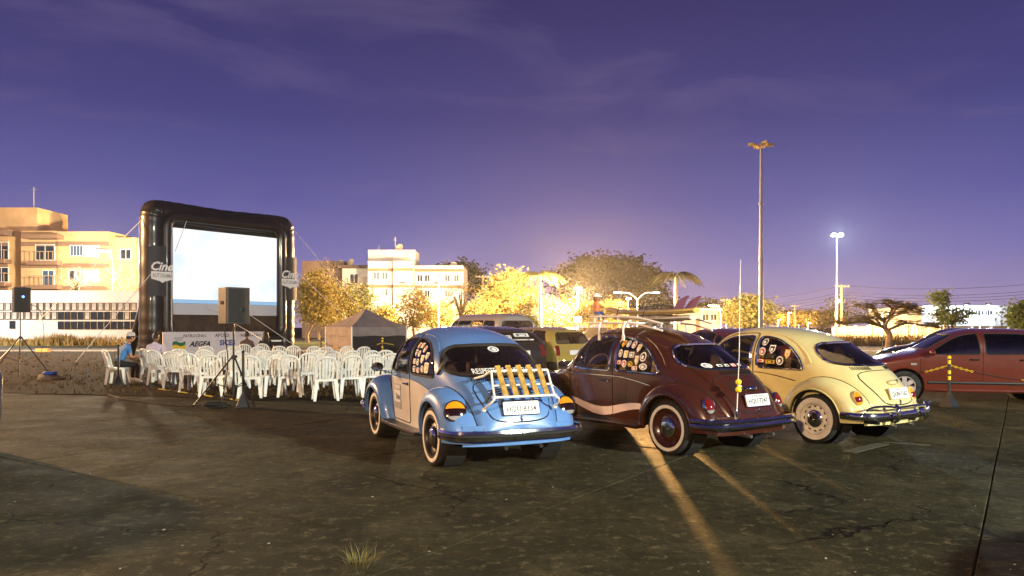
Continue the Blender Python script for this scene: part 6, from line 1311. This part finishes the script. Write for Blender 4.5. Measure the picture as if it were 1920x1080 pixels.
k5 = bollard('yellow banded chain post beside the olive wagon', 1064, 704, .95); k6 = bollard('chain post at the dark side of the gazebo', 717, 690, 1.05); k7 = bollard('small chain post left of the gazebo', 602, 680, 1.0, False)
chain('yellow and black chain drooping from the banded post to the right', k1, k1 + Vector((3.2, -.5, 0)), .28); chain('yellow and black chain drooping from the banded post to the left', k1, k1 + Vector((-1.55, 1.3, -.15)), .18)
chain('chain stretched past the dark side of the gazebo', k6, k6 + Vector((2.2, .6, 0)), .12); chain('chain stretched between the two posts by the gazebo', k7, k6, .25); chain('chain hanging beside the olive wagon', k5, k5 + Vector((-1.3, -.3, -.1)), .2)
chain('chain lying on the ground along the nearest chairs', gp(297, 731) + Vector((0, 0, .02)), gp(478, 757) + Vector((0, 0, .02)), 0)
# ---------------------------------------------------------------- other cars
modern('parked_car', 'dark red hatchback seen side-on at the right picture edge', 'car', (9.3, 15.6, 0), 75, 'hatch', 'red_paint', wstyle='alloy')
modern('parked_car', 'black hatchback half hidden behind the red hatchback', 'car', (*P0(1782, 22)[:2], 0), 60, 'hatch', 'black_paint')
modern('parked_car', 'olive yellow station wagon behind the blue and maroon cars', 'car', (*P0(992, 23.0)[:2], 0), 38, 'wagon', 'olive_paint', gl='car_glass')
modern('parked_car', 'pale station wagon right of the olive one', 'car', (*P0(1192, 34)[:2], 0), 48, 'wagon', 'white_paint')
vn, vl = modern('parked_van', 'pale van whose roof shows above the blue car', 'van', (*P0(915, 27)[:2], 0), 30, 'van', 'grey_paint', gl='car_glass')
bk_, bl = modern('parked_car', 'black car with pale window stickers behind the blue car roof', 'car', (*P0(905, 21.0)[:2], .05), 34, 'hatch', 'black_paint')
for i, (x, z, w, h) in enumerate(((.12, 1.24, .46, .09), (.05, 1.12, .80, .03), (-.3, 1.19, .16, .09))): sticker(bk_, lambda u, v, o: Vector((u, bl.yr(u, v) - o, v)), x, z, w, h, 'r', 'ink_white', 'ink_grey', off=.008)
modern('parked_car', 'orange-red car between the maroon and cream cars', 'car', (*P0(1345, 19.5)[:2], 0), 20, 'hatch', 'red_paint')
modern('parked_car', 'dark car cut by the left picture edge', 'car', (-8.15, 9.3, 0), 62, 'hatch', 'dark_paint')
modern('parked_car', 'dark car parked just outside the right picture edge near the camera', 'car', (5.75, 2.5, 0), 35, 'hatch', 'dark_paint')
# ---------------------------------------------------------------- people
mat('skin', (.42, .22, .13), rough=.6); mat('skin_dark', (.22, .12, .075), rough=.6); mat('shirt_blue', (.06, .20, .46), rough=.85, var=.15, vscale=8); mat('shirt_lilac', (.48, .42, .52), rough=.85, var=.1, vscale=8); mat('jacket_brown', (.10, .055, .04), rough=.85, var=.2, vscale=8); mat('cloth_black', (.012, .012, .014), rough=.9, var=.2, vscale=8); mat('shoe', (.62, .58, .52), rough=.6); mat('hair_dark', (.010, .007, .006), rough=.6, bump=.4, bscale=60); mat('cap_grey', (.50, .47, .44), rough=.8)
def person(label, loc, rz, seat, cols, cap=None, hair_long=False, lean=.12, arm='phone', feet=True):
    """seated figure facing +y; the body is one skinned mesh"""
    t = empty('person', loc, R(rz), label, 'person', 'people watching the screen'); s = seat
    J = {'pel': (0, 0, s + .10), 'wai': (0, lean * .35, s + .28), 'che': (0, lean * .8, s + .46), 'nek': (0, lean * 1.05, s + .60), 'hb': (0, lean * 1.2 + .01, s + .67)}
    Rr = {'pel': (.15, .12), 'wai': (.145, .105), 'che': (.165, .115), 'nek': (.058, .058), 'hb': (.055, .06)}; E = [('pel', 'wai'), ('wai', 'che'), ('che', 'nek'), ('nek', 'hb')]
    for sd_, k in ((-1, 'l'), (1, 'r')):
        J.update({'sh' + k: (sd_ * .175, lean * .85, s + .515), 'el' + k: (sd_ * .235, lean * .8 + .03, s + .27), 'wr' + k: (sd_ * .10, lean + .25, s + .26), 'hd' + k: (sd_ * .05, lean + .32, s + .28), 'hi' + k: (sd_ * .10, .04, s + .08), 'kn' + k: (sd_ * .13, .46, s + .06), 'an' + k: (sd_ * .12, .42, .09), 'he' + k: (sd_ * .12, .40, .05), 'to' + k: (sd_ * .13, .58, .04)})
        Rr.update({'sh' + k: (.065, .065), 'el' + k: (.048, .048), 'wr' + k: (.032, .030), 'hd' + k: (.036, .022), 'hi' + k: (.09, .09), 'kn' + k: (.068, .068), 'an' + k: (.045, .045), 'he' + k: (.045, .045), 'to' + k: (.042, .030)})
        E += [('che', 'sh' + k), ('sh' + k, 'el' + k), ('el' + k, 'wr' + k), ('wr' + k, 'hd' + k), ('pel', 'hi' + k), ('hi' + k, 'kn' + k), ('kn' + k, 'an' + k), ('an' + k, 'he' + k), ('an' + k, 'to' + k)]
    names = list(J); ix = {n: i for i, n in enumerate(names)}; me = bpy.data.meshes.new('figure'); me.from_pydata([J[n] for n in names], [(ix[a], ix[c]) for a, c in E], []); o = bpy.data.objects.new('figure', me); COL.objects.link(o); md = o.modifiers.new('skin', 'SKIN'); o.modifiers.new('sub', 'SUBSURF').levels = 2; o.modifiers['sub'].render_levels = 2
    for n in names: v = me.skin_vertices[0].data[ix[n]]; v.radius = Rr[n]; v.use_root = n == 'pel'
    dg = bpy.context.evaluated_depsgraph_get(); ev = bpy.data.meshes.new_from_object(o.evaluated_get(dg)); bpy.data.objects.remove(o)
    b = MB(); b.v = [tuple(v.co) for v in ev.vertices]; b.f = [tuple(p.vertices) for p in ev.polygons]; bpy.data.meshes.remove(ev)
    def region(c):
        d = min(((Vector(J[a]).lerp(Vector(J[e]), u) - c).length - .6 * (Rr[a][0] * (1 - u) + Rr[e][0] * u), a, e, u) for a, e in E for u in (0, .25, .5, .75, 1))
        _, a, e, u = d
        if e[:2] in ('to', 'he'): return 3
        if a[:2] in ('hi', 'kn') or e[:2] == 'hi' or (a == 'pel' and u < .4): return 2
        if a[:2] == 'wr' or (a[:2] == 'el') or a == 'nek' or (a[:2] == 'sh' and u > .6 and cols[4]): return 0
        return 1
    b.m = [region(sum((Vector(b.v[i]) for i in f), Vector()) / len(f)) for f in b.f]
    # head with nose, ears, brow, joined to the neck
    hc = Vector((0, lean * 1.25 + .035, s + .775))
    rows = []
    for i in range(15):
        th = math.pi * i / 14; sn = max(.02, math.sin(th)); z = math.cos(th); row = []
        for k in range(20):
            a = 2 * math.pi * k / 20; x = .076 * sn * math.cos(a) * (1 - .12 * max(0, -z)); y = .098 * sn * math.sin(a) * (1 - .10 * max(0, -z) * (1 if math.sin(a) < 0 else .2)); fr = max(0, math.sin(a)) ** 10
            y += fr * (.024 * math.exp(-((z + .12) / .14) ** 2) - .010 * math.exp(-((z - .12) / .08) ** 2) + .006 * math.exp(-((z + .5) / .1) ** 2)); row.append(hc + Vector((x, y, .122 * z)))
        rows.append(row)
    b.grid(rows, 0, wrap=True)
    for sg in (-1, 1): b.ball(hc + Vector((sg * .078, -.005, -.01)), (.012, .022, .032), 8, 6, 0)
    for sg in (-1, 1):                                             # fingers and thumbs
        hw = Vector(J['hdl' if sg < 0 else 'hdr'])
        for k in range(4): q0 = hw + Vector((sg * (-.024 + .016 * k), .02, .0)); b.tube([q0, q0 + Vector((-sg * .006, .04 + .006 * (k in (1, 2)), .0)), q0 + Vector((-sg * .02, .055, -.03))], [.009, .0085, .006], 6, mi=0)
        b.tube([hw + Vector((-sg * .028, -.01, .01)), hw + Vector((-sg * .05, .02, .015)), hw + Vector((-sg * .052, .045, .008))], [.011, .010, .007], 6, mi=0)
    b.build('body', [M[c] for c in cols[:4]], t, smooth=True, angle=80, fix=False)
    h = MB(); rows = []
    for i in range(9):
        th = math.pi * .60 * i / 8; sn = max(.02, math.sin(th)); z = math.cos(th)
        rows.append([hc + Vector((.087 * sn * math.cos(a), .108 * sn * math.sin(a) - .012, .134 * z + (.05 * max(0, math.sin(a)) if i > 4 else 0))) for a in [2 * math.pi * k / 18 for k in range(18)]])
    h.grid(rows, wrap=True)
    if hair_long: h.tube([hc + Vector((0, -.04, .06)), hc + Vector((0, -.09, -.08)), hc + Vector((0, -.10, -.26)), hc + Vector((0, -.09, -.36))], [.10, .115, .12, .06], 14)
    h.build('hair', M['hair_dark'], t, smooth=True)
    if cap:
        h = MB(); h.lathe([(.098, -.01), (.100, .03), (.085, .075), (.045, .10), (.001, .106)], 18, Matrix.Translation(hc + Vector((0, -.006, .05))) @ Matrix.Diagonal((.95, 1.12, 1, 1)))
        h.grid([[hc + Vector((.085 * math.sin(q), .09 + u * .085 * math.cos(q), .045 - .02 * u)) for q in (-1.2, -.8, -.4, 0, .4, .8, 1.2)] for u in (0, .5, 1)]); h.build('cap', M[cap], t, smooth=True)
    return t
pc = Vector(chP.location); person('person in blue shirt, dark trousers and pale cap seated side-on by a chain post', pc, 24 - 78 * .8 + 0, .435, ['skin', 'shirt_blue', 'cloth_black', 'shoe', True], 'cap_grey', lean=.24)
def sit_far(label, px, py, rz, cols, **k): p = gp(px, py); p.z = .012; return person(label, p, rz, .435, cols, **k)
c1 = place_chair(289, 716, -20, 'white plastic chair holding the person in the lilac shirt'); person('person in lilac shirt with dark hair seated left of the chair rows', Vector(c1.location), 8, .435, ['skin_dark', 'shirt_lilac', 'cloth_black', 'shoe', False], lean=.1)
c2 = place_chair(463, 694, 0, 'white plastic chair holding the person in the brown jacket'); person('person in brown jacket seated in front of the sponsor banner', Vector(c2.location), 20, .435, ['skin_dark', 'jacket_brown', 'cloth_black', 'shoe', False], lean=.22)
c3 = place_chair(498, 692, 0, 'white plastic chair holding the person with long dark hair'); person('person with long dark hair in black seated before the banner end', Vector(c3.location), 24, .435, ['skin_dark', 'cloth_black', 'cloth_black', 'shoe', False], hair_long=True, lean=.05)

# ---------------------------------------------------------------- night air: thin even haze round the whole place
hb = MB(); hb.box((0, 85, 10.5), (420, 260, 23)); hz_ = hb.build('haze', bpy.data.materials.new('haze_air')); tag(hz_, 'thin night haze filling the air over the lot', 'haze', kind='stuff')
hm = hz_.data.materials[0]; hm.use_nodes = True; hm.node_tree.nodes.clear(); ho = hm.node_tree.nodes.new('ShaderNodeOutputMaterial'); hv = hm.node_tree.nodes.new('ShaderNodeVolumePrincipled')
hv.inputs['Color'].default_value = (.95, .95, .97, 1); hv.inputs['Density'].default_value = .00012; hv.inputs['Anisotropy'].default_value = .75; hm.node_tree.links.new(hv.outputs[0], ho.inputs['Volume'])
